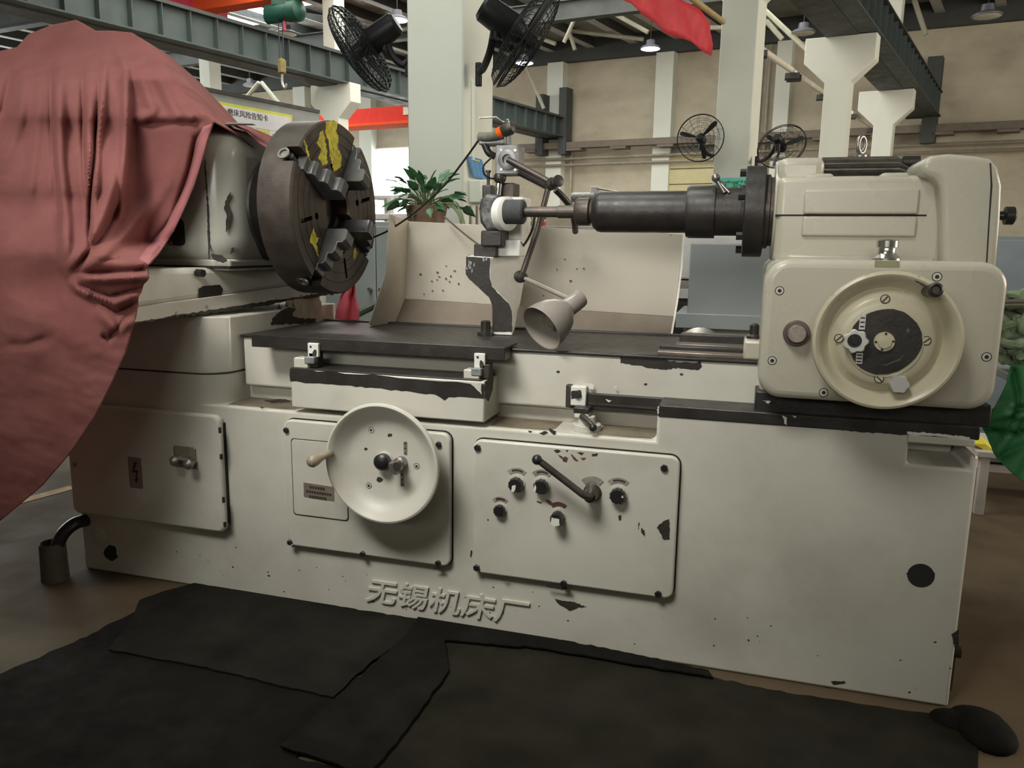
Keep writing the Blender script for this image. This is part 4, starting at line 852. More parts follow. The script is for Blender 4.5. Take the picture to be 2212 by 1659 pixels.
obj('terminal_hood', MB().box(a.x, b.x, 2.43, 2.74, uz1-.02, a.z), PAINT2, wh, .024, seg=4)
# motor
mx0, mx1 = Y(1779, 360, 2.52).x, Y(1962, 360, 2.52).x; mzt = Y(1860, 337, 2.58).z; mr = .115; mc = Vector((mx0, 2.60, mzt-mr-.012))
mt = obj('motor', MB().lathe(mc, (1, 0, 0), [(0, mr*.9), (.004, mr), (mx1-mx0-.01, mr), (mx1-mx0+.02, mr*.9), (mx1-mx0+.05, mr*.7), (mx1-mx0+.06, .02)], 40), DARK, wh, label='dark finned electric motor')
FIN = mat('greasy_fin', (.13, .12, .10), .45, metal=.3, var=.3, vscale=30)
for k in range(17):
    an = math.radians(-10+k*12.5); er = Vector((0, -math.cos(an), math.sin(an))); et = Vector((0, math.sin(an), math.cos(an)))*.003
    L0 = [mc+er*(mr-.01)-et, mc+er*(mr-.01)+et, mc+er*(mr+.012)+et, mc+er*(mr+.012)-et]; D = Vector((mx1-mx0, 0, 0))
    obj('cooling_fin', MB().loft(L0, [p+D-Vector((.025, 0, 0)) for p in L0], [p+D-er*(.02 if i > 1 else 0)+Vector((.012 if i > 1 else 0, 0, 0)) for i, p in enumerate(L0)]), FIN, mt, smooth=0)
eb = Vector((Y(1860, 322, 2.6).x, 2.60, mzt+.0)); ec = eb+_z*.034
obj('lifting_eye', MB().tube([ec+Vector((.020*math.cos(t)*.55, .012*math.cos(t), .024*math.sin(t))) for t in [2*math.pi*i/24 for i in range(24)]], .0065, 10, True).lathe(eb-_z*.01, (0, 0, 1), [(0, .02), (.014, .018), (.018, .01)], 16), STEEL, mt)
q = Y(1966, 349, 2.55); obj('cable_gland', MB().cyl(q-Vector((.02, 0, 0)), q+Vector((.025, 0, 0)), .016, 12), DARK, mt)
# belt cover
BY = 2.31
PB = [(2040, 600), (2036, 480), (2031, 404), (2022, 386), (1992, 377), (1989, 352), (2010, 336), (2050, 331), (2110, 336), (2140, 342), (2157, 360), (2166, 400), (2163, 470), (2152, 600)]
LB = pxpoly(PB, BY)
bc = obj('belt_cover', MB().loft(LB, [p+Vector((0, .46, 0)) for p in LB]), PAINT2, wh, .018, seg=4)
PBi = [(2128, 600), (2135, 480), (2140, 400), (2138, 352), (2141, 352), (2144, 400), (2138, 480), (2131, 600)]
obj('cover_joint', MB().prism(pxpoly(PBi, BY-.001), (0, .002, 0)), SEAM, bc, smooth=0)
q = Y(2163, 466, 2.40); obj('cover_knob', MB().lathe(q, (1, 0, 0), [(-.02, .01), (.004, .012), (.008, .024), (.028, .024), (.034, .014)], 18), BLACKP, bc)
# spindle
SY, SZ = 2.56, 1.372
def sx(px): return Y(px, 458, SY).x
sp = obj('spindle_barrel', MB().lathe((0, SY, SZ), (1, 0, 0), [(sx(1283), .02), (sx(1283), .052), (sx(1292), .064), (sx(1300), .066), (sx(1487), .066)], 40), DARK, wh)
obj('clamp_collar', MB().lathe((0, SY, SZ), (1, 0, 0), [(sx(1484), .05), (sx(1484), .078), (sx(1490), .082), (sx(1545), .082), (sx(1547), .06)], 40), DARK, wh)
obj('barrel_neck', MB().lathe((0, SY, SZ), (1, 0, 0), [(sx(1545), .074), (sx(1600), .074), (sx(1601), .08), (sx(1612), .08)], 40), DARK, wh)
R3 = .138
fg = obj('spindle_flange', MB().lathe((0, SY, SZ), (1, 0, 0), [(sx(1607), .05), (sx(1607), R3-.004), (sx(1609), R3), (sx(1648), R3), (sx(1650), R3-.004), (sx(1652), .1)], 56), DARK, wh)
obj('rear_collar', MB().lathe((0, SY, SZ), (1, 0, 0), [(sx(1648), .1), (sx(1649), .112), (sx(1660), .112), (sx(1662), .104), (sx(1692), .104)], 48), IRON, wh)
for k in range(6):
    an = math.radians(20+k*60); p = Vector((sx(1607), SY-.118*math.cos(an), SZ+.118*math.sin(an))); obj('flange_bolt', MB().cyl(p+Vector((.004, 0, 0)), p-Vector((.018, 0, 0)), .012, 6), BLACKP, fg, smooth=20)
obj('nose_collar', MB().lathe((0, SY, SZ), (1, 0, 0), [(sx(1244), .02), (sx(1244), .04), (sx(1249), .045), (sx(1274), .045), (sx(1277), .038), (sx(1284), .036)], 36), IRON, wh)
obj('wheel_shaft', MB().lathe((0, SY, SZ), (1, 0, 0), [(sx(1128), .017), (sx(1205), .018), (sx(1206), .021), (sx(1246), .021)], 28), IRON, wh)
obj('grinding_wheel', MB().lathe((0, SY, SZ), (1, 0, 0), [(sx(1091), .01), (sx(1091), .037), (sx(1093), .041), (sx(1130), .041), (sx(1133), .036), (sx(1133), .02)], 40), mat('abrasive_grey', (.055, .058, .062), .85, var=.15, vscale=60, bump=.2, bscale=300), wh, label='small dark grey grinding wheel')
a, b = Y(1556, 416, SY-.05), Y(1546, 383, SY-.06); hd = obj('flip_stop', MB().tube([Y(1565, 416, SY-.05), Y(1546, 384, SY-.05)], .008, 10), STEEL, wh)
obj('stop_rod', MB().tube([Y(1546, 384, SY-.05), Y(1575, 416, SY-.05)], .006, 10), CHROME, hd); obj('stop_pivot', MB().ball(Y(1546, 384, SY-.055), .013), STEEL, hd)
# ================================================================== WHEEL DRESSER POST
dp = thing('dresser_post', (-.9, 2.85, .933), 'bent black and white dresser post standing on the table', 'dresser')
fr = [(1008, 553), (1006, 592), (1014, 604), (1056, 642), (1063, 660), (1064, 720), (1107, 722), (1106, 672), (1099, 655), (1062, 618), (1058, 600), (1059, 556)]
bk = [(1052, 548), (1050, 588), (1056, 600), (1084, 640), (1090, 660), (1092, 716), (1112, 718), (1118, 672), (1124, 655), (1131, 618), (1133, 600), (1139, 546)]
y0, y1 = 2.70, 2.95
f0 = pxpoly(fr, y0); b0 = pxpoly(bk, y1)
zb = .934
for L in (f0, b0):
    for i in (5, 6): L[i].z = zb
obj('post', MB().loft(f0, b0), WHITEP, dp, .004)
obj('front_wear', MB().prism(pxpoly(jag([(1007, 554), (1006, 592), (1013, 603), (1056, 642), (1063, 660), (1064, 716), (1106, 717), (1105, 672), (1099, 656), (1062, 619), (1057, 600), (1058, 557)], 8, .8), y0-.002), (0, .003, 0)), DARK, dp, smooth=0)
rs0 = random.Random(11)
for i in range(16):
    x, y = rs0.choice(((1018, 575), (1046, 566))); x += rs0.gauss(0, 3.5); y += rs0.gauss(0, 9); chip(dp, blob(x, min(604, max(560, y)), rs0.uniform(1, 2.6), rs0.uniform(2.5, 6), 8), y0-.0025, GREYST, name='scraped_patch', n=2, a=.8)
a = Y(1049, 712, 2.68); obj('clamp_stud', MB().lathe((a.x, 2.68, zb), (0, 0, 1), [(0, .03), (.012, .03), (.013, .018), (.05, .018), (.054, .012)], 16), DARK, dp)
# dresser body
a, b = Y(1027, 527, 2.74), Y(1076, 549, 2.74); obj('lower_slide', MB().box(a.x, b.x, 2.72, 2.86, b.z-.012, a.z), DARK, dp, .004)
a, b = Y(1074, 518, 2.76), Y(1126, 548, 2.76); obj('slide_bracket', MB().box(a.x, b.x, 2.74, 2.9, b.z-.01, a.z), WHITEP, dp, .004)
a, b = Y(1042, 498, 2.72), Y(1088, 530, 2.72); obj('pivot_block', MB().box(a.x, b.x, 2.70, 2.84, b.z-.005, a.z), DARK, dp, .006)
L = [(1037, 430), (1033, 450), (1036, 480), (1050, 500), (1085, 498), (1092, 470), (1090, 440), (1075, 420), (1050, 418)]
obj('dresser_body', MB().loft(pxpoly(L, 2.70), [p+Vector((0, .1, 0)) for p in pxpoly(L, 2.70)]), mat('smeared_black', (.05, .05, .05), .45, metal=.3, var=.5, vscale=25, dirt=(.35, .35, .34), dirt_amt=.7, dirt_scale=22), dp, .012, seg=3)
c = Y(1096, 462, 2.70); obj('white_hub', MB().lathe(c-Vector((.02, 0, 0)), (1, -.45, 0), [(0, .060), (.03, .060), (.036, .052)], 32), WHITEP, dp)
a, b = Y(1092, 425, 2.78), Y(1128, 520, 2.78); obj('rear_upright', MB().box(a.x, b.x, 2.78, 2.9, b.z, a.z), WHITEP, dp, .008)
a, b = Y(1043, 400, 2.72), Y(1064, 436, 2.72); obj('top_yoke', MB().box(a.x, b.x, 2.71, 2.79, b.z, a.z), DARK, dp, .005)
a, b = Y(1084, 396, 2.82), Y(1113, 412, 2.82); obj('rear_block', MB().box(a.x, b.x, 2.80, 2.88, b.z-.03, a.z), IRON, dp, .003)
a = Y(1055, 402, 2.75); b = Y(1055, 368, 2.75); obj('setting_screw', MB().lathe(a, b-a, [(-.01, .006), ((b-a).length-.008, .006), ((b-a).length-.008, .0095), ((b-a).length, .0095)], 12), IRON, dp)
a = Y(1075, 425, 2.78); b = Y(1080, 375, 2.78); obj('support_rod', MB().cyl(a, b, .0125, 14), CHROME, dp)
obj('rod_ball', MB().ball(Y(1080, 384, 2.78), .024), IRON, dp)
# ================================================================== VALVE BOX ON THE POST + WORK LAMP
vb = thing('coolant_valve_box', Y(1092, 382, 2.78), 'grey alloy valve box with lever tap above the dresser', 'valve')
a, b = Y(1070, 313, 2.76), Y(1118, 380, 2.76)
body = obj('box', MB().box(a.x, b.x, 2.76, 2.85, b.z+.006, a.z), GREYST, vb, .005)
obj('face_ring', MB().lathe(Y(1097, 345, 2.758), (0, -1, 0), [(0, .036), (.008, .036), (.012, .028), (.012, .018), (-.003, .016)], 28), GREYST, body)
for q in ((1083, 324), (1113, 325), (1083, 366), (1113, 367)): obj('screw', MB().lathe(Y(*q, 2.759), (0, -1, 0), [(0, .006), (.002, .005)], 12), STEEL, body)
a, b = Y(1035, 297, 2.78), Y(1092, 312, 2.78); obj('valve_base', MB().box(a.x, b.x, 2.77, 2.84, b.z, a.z+.004), GREYST, vb, .005)
a, b = Y(1074, 294, 2.80), Y(1098, 314, 2.80); obj('riser', MB().box(a.x, b.x, 2.79, 2.84, b.z, a.z+.01), GREYST, vb, .005)
obj('hose_sleeve', MB().tube(spline([Y(1036, 296, 2.78), Y(1055, 296, 2.77), Y(1075, 291, 2.76), Y(1088, 285, 2.75)], 5), .017, 14), mat('mossy_hose', (.14, .14, .11), .7, var=.3, vscale=40), vb)
obj('orange_ring', MB().cyl(Y(1077, 288, 2.752), Y(1086, 283, 2.748), .0195, 18), mat('orange_plastic', (.85, .13, .01), .35), vb)
obj('tap_body', MB().lathe(Y(1085, 285, 2.75), Y(1113, 272, 2.74)-Y(1085, 285, 2.75), [(0, .017), (.008, .022), (.034, .024), (.046, .02), (.052, .006)], 18), mat('tap_bronze', (.07, .065, .055), .45, metal=.6, var=.3), vb)
obj('tap_stem', MB().cyl(Y(1096, 278, 2.745), Y(1095, 262, 2.745), .011, 14), IRON, vb)
LV = [Y(1036, 255, 2.73), Y(1073, 253, 2.735), Y(1082, 260, 2.74), Y(1090, 264, 2.745), Y(1101, 263, 2.745), Y(1104, 268, 2.745)]
mb = MB(); mb.loft(*[[p+Vector((0, -.009, -.0015)), p+Vector((0, .009, -.0015)), p+Vector((0, .009, .0015)), p+Vector((0, -.009, .0015))] for p in LV])
obj('tap_lever', mb, STEEL, vb)
obj('lever_nut', MB().lathe(Y(1096, 263, 2.745), (0, 0, 1), [(0, .008), (.007, .008), (.009, .004)], 6), CHROME, vb)
obj('feed_hose', MB().tube(spline([Y(1047, 312, 2.78), Y(1056, 330, 2.78), Y(1070, 338, 2.79)], 5), .013, 12), BLACKP, vb)
tag(obj('cable', MB().tube(spline([Y(1062, 340, 2.75), Y(1045, 358, 2.73), Y(1046, 376, 2.73), Y(1060, 385, 2.75), Y(1074, 385, 2.77)], 6), .0035, 8), BLACKP), 'short black cable looping beside the setting screw of the dresser', 'cable')
# long cord from the valve past the chuck, and its tail
co_ = tag(obj('cord', MB().tube(spline([Y(1036, 300, 2.77), Y(1000, 350, 2.82), Y(960, 400, 2.86), Y(905, 452, 2.9), Y(870, 478, 2.92), Y(835, 500, 2.92), Y(800, 516, 2.92), Y(760, 540, 2.95)], 6), .0042, 8), BLACKP), 'black cord slanting down from the valve to behind the chuck', 'cord')
tag(obj('cord', MB().tube(spline([Y(960, 468, 3.02), Y(985, 490, 2.98), Y(1012, 512, 2.88), Y(1036, 530, 2.78)], 6), .004, 8), mat('brown_cord', (.09, .07, .05), .6)), 'thin brown cord from the plant to the dresser slide', 'cord')
# ---- work lamp
wl = thing('work_lamp', Y(1104, 345, 2.75), 'jointed work lamp with grey enamel shade hanging over the table', 'lamp')
J0, J1, J2 = Y(1097, 345, 2.74), Y(1192, 396, 2.72), Y(1126, 598, 2.66); S0 = Y(1232, 647, 2.45)
obj('upper_arm', MB().cyl(J0, J1, .0115, 14), IRON, wl); obj('upper_arm', MB().cyl(Y(1112, 368, 2.78), Y(1190, 408, 2.76), .011, 14), DARK, wl)
obj('middle_arm', MB().tube([Y(1188, 392, 2.73), Y(1160, 500, 2.70), J2], .0105, 14), IRON, wl)
for p, d_ in ((J1+Vector((.008, -.01, .0)), (.6, -.8, .1)), (J2, (.5, -.85, 0))):
    obj('joint_knob', MB().lathe(Vector(p)+Vector(d_)*-.03, d_, [(0, .014), (.006, .022), (.022, .022), (.026, .012), (.04, .012), (.046, .018), (.056, .017), (.06, .008)], 20), DARK, wl)
obj('wing_disc', MB().lathe(Y(1204, 392, 2.70), (.7, -.7, .2), [(0, .02), (.01, .021), (.014, .012)], 20), DARK, wl)
obj('lower_arm', MB().cyl(J2, S0, .0075, 12), LAMPG, wl)
ax = (Y(1178, 704, 2.355)-Y(1243, 653, 2.46)).normalized(); sp0 = Y(1248, 648, 2.46)
ss = obj('socket', MB().lathe(sp0, ax, [(-.012, .012), (-.012, .030), (0, .031), (.055, .031), (.06, .028)], 28), LAMPG, wl)
obj('socket_screw', MB().lathe(sp0+ax*.03+Vector((-.012, -.028, 0)), (-.3, -1, 0), [(0, .005), (.006, .004)], 10), STEEL, ss)
sh0 = sp0+ax*.055
obj('shade', MB().lathe(sh0, ax, [(0, .030), (.006, .036), (.03, .055), (.06, .068), (.09, .075), (.118, .077), (.122, .0775), (.121, .075), (.09, .072), (.06, .065), (.03, .052), (.008, .03)], 40), LAMPG, wl)
obj('bulb', MB().lathe(sh0, ax, [(.005, .014), (.025, .015), (.05, .026), (.07, .03), (.09, .024), (.098, .006)], 20), mat('dead_bulb', (.20, .17, .14), .12), wl)
obj('feed_cable', MB().tube(spline([Y(1200, 410, 2.78), Y(1215, 425, 2.80), Y(1234, 450, 2.84), Y(1241, 480, 2.88), Y(1243, 500, 2.95)], 6), .012, 10), DARK, wl)
obj('thin_cable', MB().tube(spline([Y(1155, 470, 2.74), Y(1150, 495, 2.74), Y(1138, 520, 2.76), Y(1127, 535, 2.80)], 6), .0045, 8), BLACKP, wl)
# ================================================================== SPLASH GUARD
sg = thing('splash_guard', (-.8, 3.05, .93), 'cream sheet metal splash guard tray behind the table', 'splash guard')
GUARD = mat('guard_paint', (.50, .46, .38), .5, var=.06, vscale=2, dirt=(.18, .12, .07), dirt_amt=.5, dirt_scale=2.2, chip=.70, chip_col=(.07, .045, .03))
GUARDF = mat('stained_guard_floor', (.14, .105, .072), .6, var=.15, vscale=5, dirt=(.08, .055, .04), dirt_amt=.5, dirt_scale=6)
def sheet(name, q, m, th=.004, par=sg):
    n_ = (q[1]-q[0]).cross(q[2]-q[0]).normalized(); return obj(name, MB().prism(q, n_*th), m, par, .001)
yb = 3.06
sheet('back_sheet', [Y(878, 478, yb), Y(1477, 506, yb), Y(1457, 684, yb), Y(872, 645, yb)], GUARD)
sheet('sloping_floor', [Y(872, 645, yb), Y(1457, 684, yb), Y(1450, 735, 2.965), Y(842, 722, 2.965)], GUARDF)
sheet('left_wing', [Y(880, 477, yb), Y(840, 462, 2.86), Y(832, 590, 2.86), Y(796, 700, 2.80), Y(842, 722, 2.965), Y(873, 645, yb)], GUARD)
e = [Y(1477, 505, yb), Y(1472, 580, yb), Y(1463, 650, yb-.01), Y(1450, 726, 2.96)]
obj('bright_edge', MB().tube(e, .004, 6), WHITEP, sg)
for i in range(26):
    cx_, cy_ = random.choice(((940, 610), (985, 590), (1240, 590), (1170, 640), (905, 650), (960, 640))); x, y = cx_+random.gauss(0, 24), cy_+random.gauss(0, 14)
    if 885 < x < 1450 and 500 < y < 640: chip(sg, blob(x, y, random.uniform(1, 3.5), random.uniform(1, 3), 7), yb-.0045, mat('splash_stain', (.10, .065, .04), .7), n=3, a=.5, name='splash_stain')
# ================================================================== POTTED PLANT on a stand behind the guard
py = 3.32; pb = Y(930, 474, py)
pst = thing('plant_stand', (pb.x, py, 0), 'slim grey stand holding the potted plant behind the splash guard', 'stand')
obj('top', MB().box(pb.x-.14, pb.x+.14, py-.12, py+.14, pb.z-.085, pb.z-.06), CABG, pst, .004)
for sx_ in (-.12, .12):
    for sy_ in (-.1, .12): obj('leg', MB().box(pb.x+sx_-.012, pb.x+sx_+.012, py+sy_-.012, py+sy_+.012, 0, pb.z-.085), CABG, pst)
pp = thing('potted_plant', (pb.x, py, pb.z-.06), 'leafy green potted plant above the splash guard beside the centre column', 'plant')
zp = pb.z-.06
obj('pot', MB().lathe((pb.x-.02, py, zp), (0, 0, 1), [(0, .07), (.01, .075), (.11, .095), (.12, .098), (.12, .088), (.1, .08), (.1, .01)], 24), mat('brown_pot', (.19, .12, .08), .6, var=.2, vscale=20), pp)
obj('soil', MB().lathe((pb.x-.02, py, zp+.1), (0, 0, 1), [(0, .084), (.006, .08), (.008, .01)], 20), SEAM, pp)
LG = mat('pothos_green', (.045, .14, .055), .4, var=.3, vscale=25)
def leafmesh():
    me = bpy.data.meshes.new('leaf'); P = [(0, 0, 0)]; prof = [(.1, .40), (.25, .62), (.45, .62), (.68, .42), (.87, .18)]; vs = [(0, 0, 0), (0, 1, -.12)]
    for t, w in prof: vs += [(-w*.5, t, .06-.1*t*t), (0, t, -.02+.02*math.sin(t*3)-.1*t*t), (w*.5, t, .06-.1*t*t)]
    fs = []
    n_ = len(prof)
    for i in range(n_-1):
        a = 2+3*i; fs += [(a, a+1, a+4, a+3), (a+1, a+2, a+5, a+4)]
    fs += [(0, 3, 2), (0, 4, 3), (2+3*(n_-1), 3+3*(n_-1), 1), (3+3*(n_-1), 4+3*(n_-1), 1)]
    me.from_pydata(vs, [], fs); me.materials.append(LG); me.shade_smooth(); return me
lm = leafmesh(); rs = random.Random(3)
mb = MB(); top = Vector((pb.x-.02, py, zp+.1))
for i in range(80):
    az = rs.uniform(0, 2*math.pi); el = rs.uniform(-.1, 1.35); L_ = rs.uniform(.06, .165)
    d = Vector((math.cos(az)*math.cos(el)*1.25, math.sin(az)*math.cos(el)*.7, math.sin(el))); tip = top+d*L_+Vector((0, 0, .01))
    mb.tube([top+d*.01, top+d*L_*.5+_z*.02, tip], .002, 4)
    o = bpy.data.objects.new('leaf', lm); COL.objects.link(o); s = rs.uniform(.045, .078)
    ori = (d+Vector((0, 0, -.5))).to_track_quat('Y', 'Z').to_matrix().to_4x4()
    o.parent = pp; o.matrix_parent_inverse = Matrix.Translation(-WLOC[pp.name]); o.matrix_basis = Matrix.Translation(tip) @ ori @ Matrix.Rotation(rs.uniform(-.8, .8), 4, 'Y') @ Matrix.Diagonal((s*rs.uniform(.8, 1.1), s, s, 1))
for k in range(3):
    mb.tube(spline([top, top+Vector((.11+.02*k, -.05, .03)), top+Vector((.18+.015*k, -.07, -.02-.02*k)), top+Vector((.20, -.08, -.10-.01*k))], 5), .004, 5)
obj('stems', mb, mat('stem_green', (.12, .15, .06), .6), pp)
# ================================================================== CLOTHS
def interp(poly, t):
    L = [0]
    for a, b in zip(poly, poly[1:]): L.append(L[-1]+math.hypot(b[0]-a[0], b[1]-a[1]))
    s = t*L[-1]
    for i in range(len(poly)-1):
        if s <= L[i+1]+1e-9:
            q = (s-L[i])/max(1e-9, L[i+1]-L[i]); return (poly[i][0]+(poly[i+1][0]-poly[i][0])*q, poly[i][1]+(poly[i+1][1]-poly[i][1])*q)
    return poly[-1]
def lerp(a, b, t): return (a[0]+(b[0]-a[0])*t, a[1]+(b[1]-a[1])*t)
def segd(px, py, pl):
    best = 1e9; tt = 0
    for i, (a, b) in enumerate(zip(pl, pl[1:])):
        dx, dy = b[0]-a[0], b[1]-a[1]; t = max(0, min(1, ((px-a[0])*dx+(py-a[1])*dy)/(dx*dx+dy*dy+1e-9)))
        d = math.hypot(px-a[0]-t*dx, py-a[1]-t*dy)
        if d < best: best = d; tt = (i+t)/(len(pl)-1)
    return best, tt
def pw(x, pts):
    if x <= pts[0][0]: return pts[0][1]
    for (a, u), (b, w) in zip(pts, pts[1:]):
        if x <= b:
            t = (x-a)/(b-a); t = t*t*(3-2*t); return u+(w-u)*t
    return pts[-1][1]
top = [(-300, 175), (-120, 140), (0, 112), (38, 103), (62, 76), (110, 56), (150, 48), (165, 44), (180, 52), (205, 68), (245, 68), (285, 72), (318, 92), (350, 140), (395, 200), (430, 238), (462, 263)]
right = [(462, 263), (448, 300), (436, 345), (420, 400), (396, 455), (375, 500), (345, 545), (318, 576), (322, 602), (312, 612), (300, 640), (292, 690), (270, 765), (240, 830), (205, 900), (155, 975), (90, 1050), (0, 1125), (-80, 1185), (-200, 1260)]
left = [(-300, 175), (-330, 600), (-330, 1330)]; bot = [(-330, 1330), (-260, 1300), (-200, 1260)]
folds = [  # (polyline, width, depth toward viewer +)
    ([(240, 75), (272, 150), (273, 262), (268, 360), (262, 470)], 8, .035), ([(205, 110), (190, 280), (188, 420), (196, 500)], 9, .03), ([(178, 120), (180, 300), (190, 470)], 6, -.03),
    ([(140, 100), (128, 200), (130, 350), (142, 480), (142, 570)], 11, .035), ([(232, 90), (218, 230), (204, 330), (200, 460)], 8, .035), ([(222, 120), (206, 300), (195, 450), (192, 530)], 5, -.05), ([(285, 110), (330, 240), (300, 262)], 10, .02), ([(320, 120), (375, 235), (388, 262)], 10, .015), ([(350, 150), (400, 245), (420, 262)], 7, .012),
    ([(272, 269), (440, 264)], 7, -.013), ([(275, 256), (440, 254)], 9, .008), ([(272, 290), (240, 420), (190, 540), (150, 585)], 12, .03), ([(268, 420), (225, 500), (165, 580)], 8, -.03), ([(330, 420), (260, 520), (170, 590)], 9, .018), ([(380, 300), (360, 400), (300, 500), (190, 590)], 14, .014),
    ([(150, 592), (210, 590), (300, 585), (320, 580)], 6, -.03), ([(150, 600), (230, 602), (318, 597)], 9, .035), ([(160, 612), (240, 640), (318, 622)], 5, -.025), ([(175, 620), (250, 655), (300, 632)], 8, .022), ([(195, 640), (255, 675), (298, 655)], 5, -.018), ([(200, 660), (250, 710), (292, 690)], 10, .018), ([(215, 720), (235, 735), (280, 680)], 6, -.015),
    ([(150, 600), (170, 625), (200, 640)], 7, .025), ([(60, 120), (40, 260), (0, 380)], 14, .02), ([(95, 110), (80, 300), (60, 460)], 12, .016), ([(110, 110), (112, 280), (125, 450)], 6, -.016), ([(30, 140), (0, 260)], 8, -.018), ([(0, 745), (60, 745), (110, 730)], 9, -.012), ([(0, 620), (120, 610), (150, 600)], 30, -.015), ([(460, 266), (425, 300), (410, 370), (375, 470), (310, 555)], 6, -.02), ([(462, 264), (440, 330), (400, 440), (330, 555)], 10, .014)]
FB = {id(pl): (min(p[0] for p in pl), max(p[0] for p in pl), min(p[1] for p in pl), max(p[1] for p in pl)) for pl, w, d in folds}
folds = [(pl, w*1.2, d*1.25) for pl, w, d in folds]
def cloth_y(px, py):
    base = pw(py, [(30, 2.62), (260, 2.19), (420, 2.08), (560, 1.95), (760, 1.90), (1000, 1.88), (1300, 1.86)])
    right_y = pw(py, [(180, 2.33), (262, 2.285), (520, 2.26), (572, 1.93), (600, 1.93), (700, 1.94), (900, 1.93)])
    k = pw(px, [(200, 0), (330, 1)]) if py < 560 else pw(px, [(180, 0), (300, 1)])
    y = base*(1-k)+max(right_y, base)*k if py < 530 else base*(1-k)+right_y*k
    for pl, w, d in folds:
        x0, x1, y0_, y1_ = FB[id(pl)]
        if px < x0-3*w or px > x1+3*w or py < y0_-3*w or py > y1_+3*w: continue
        ds, t = segd(px, py, pl)
        if ds < 3*w: y -= d*math.exp(-(ds/w)**2)*pw(t, [(0, 0), (.35, 1)])*min(1, 4*(1-t)+.35)
    a = math.atan2(py-590, px-145)
    y -= .004*math.sin(px*.09+py*.012)*pw(py, [(90, 0), (200, 1), (520, .8), (640, 0)])
    k2 = pw(py, [(600, .25), (760, 1), (1300, 1)])
    y -= .008*k2*mnoise.noise(Vector((px*.011+py*.006, py*.022-px*.008, 1.3)))+.0022*k2*mnoise.noise(Vector((px*.03+py*.02, py*.05-px*.02, 5.1)))
    y -= .0008*mnoise.noise(Vector((px*.07, py*.07, 2.2)))
    return y
nu, nv = 260, 320; vs = []
c00, c10, c01, c11 = top[0], top[-1], bot[0], bot[-1]
for j in range(-4, nv+1):
    w = max(0, j)/nv
    for i in range(nu+1):
        u = i/nu; T, Bt, Lf, Rg = interp(top, u), interp(bot, u), interp(left, w), interp(right, w)
        p = tuple((1-w)*T[k]+w*Bt[k]+(1-u)*Lf[k]+u*Rg[k]-((1-u)*(1-w)*c00[k]+u*(1-w)*c10[k]+(1-u)*w*c01[k]+u*w*c11[k]) for k in (0, 1))
        q = Y(p[0], p[1], cloth_y(*p))
        if j < 0:
            s = -j; q = q+Vector((0, .10*s+.02*s*s, -.004-.02*s*s))
        vs.append(q)
nn_ = nu+1; fs = [(r*nn_+i, r*nn_+i+1, (r+1)*nn_+i+1, (r+1)*nn_+i) for r in range(nv+4) for i in range(nu)]
PINK = mat('pink_cloth', (.215, .083, .076), .95, var=.1, vscale=5, dirt=(.16, .045, .045), dirt_amt=.5, dirt_scale=3, bump=.15, bscale=140, spec=.1)
pc = obj('dust_sheet', MB().add(vs, fs), PINK, smooth=80, shell=.006); tag(pc, 'large dusty pink sheet draped over the headstock drive at left', 'cloth')
hem = [(458, 268), (448, 300), (436, 345), (420, 400), (396, 455), (375, 500), (345, 545), (320, 572)]; hin = [(440, 274), (424, 305), (416, 350), (402, 400), (380, 445), (358, 490), (330, 520), (300, 560)]
mb = MB()
hv = []
for t in [i/40 for i in range(41)]:
    a, b = interp(hem, t), interp(hin, t)
    for s in (0, .5, 1):
        p = lerp(a, b, s); hv.append(Y(p[0], p[1], cloth_y(*p)-.010+.006*abs(s-.5)))
mb.add(hv, [(i*3+s, i*3+s+1, i*3+s+4, i*3+s+3) for i in range(40) for s in range(2)])
obj('turned_hem', mb, mat('pink_cloth_reverse', (.33, .13, .133), .95, spec=.1), pc, shell=.004, smooth=80)
# flap of the sheet lying over the headstock top
mb = MB(); fv = []
ft_ = [(455, 262), (490, 263), (530, 272), (562, 285), (590, 297)]; fb = [(458, 270), (500, 268), (535, 285), (560, 308), (585, 325)]
for t in [i/24 for i in range(25)]:
    a, b = interp(ft_, t), interp(fb, t)
    for s in (0, .33, .66, 1):
        p = lerp(a, b, s); fv.append(Y(p[0], p[1], 2.60-.17*s+.01*math.sin(t*14+s*3)))
mb.add(fv, [(i*4+s, i*4+s+1, i*4+s+5, i*4+s+4) for i in range(24) for s in range(3)])
obj('sheet_flap', mb, PINK, pc, shell=.005, smooth=80)
tag(obj('steel_strip', MB().loft(pxpoly([(458, 270), (500, 267), (545, 267), (554, 271), (500, 271), (458, 275)], 2.40), pxpoly([(458, 268), (500, 265), (545, 265), (554, 269), (500, 269), (458, 273)], 2.46)), DARK), 'thin black strip lying on top of the headstock', 'strip')
# small pink rag behind the chuck
mb = MB(); rv = []
ra = [(752, 612), (735, 640), (727, 670), (722, 706)]; rb = [(766, 610), (768, 640), (776, 672), (774, 706)]
for t in [i/20 for i in range(21)]:
    a, b = interp(ra, t), interp(rb, t)
    for s in [k/10 for k in range(11)]:
        p = lerp(a, b, s); rv.append(Y(p[0], p[1], 3.02+.018*math.sin(s*9+t*2)+.01*math.sin(t*7)))
mb.add(rv, [(i*11+s, i*11+s+1, i*11+s+12, i*11+s+11) for i in range(20) for s in range(10)])
tag(obj('rag', mb, mat('rag_pink', (.60, .10, .13), .9, var=.12, vscale=12), shell=.005, smooth=80), 'bright pink rag hanging under the chuck behind the table', 'cloth')
gh = tag(obj('green_hose', MB().tube(spline([Y(770, 680, 3.1), Y(800, 665, 3.15), Y(835, 650, 3.2), Y(870, 640, 3.3)], 6), .016, 12), mat('hose_dark_green', (.03, .05, .03), .5)), 'dark green hose between pink rag and splash guard', 'hose')
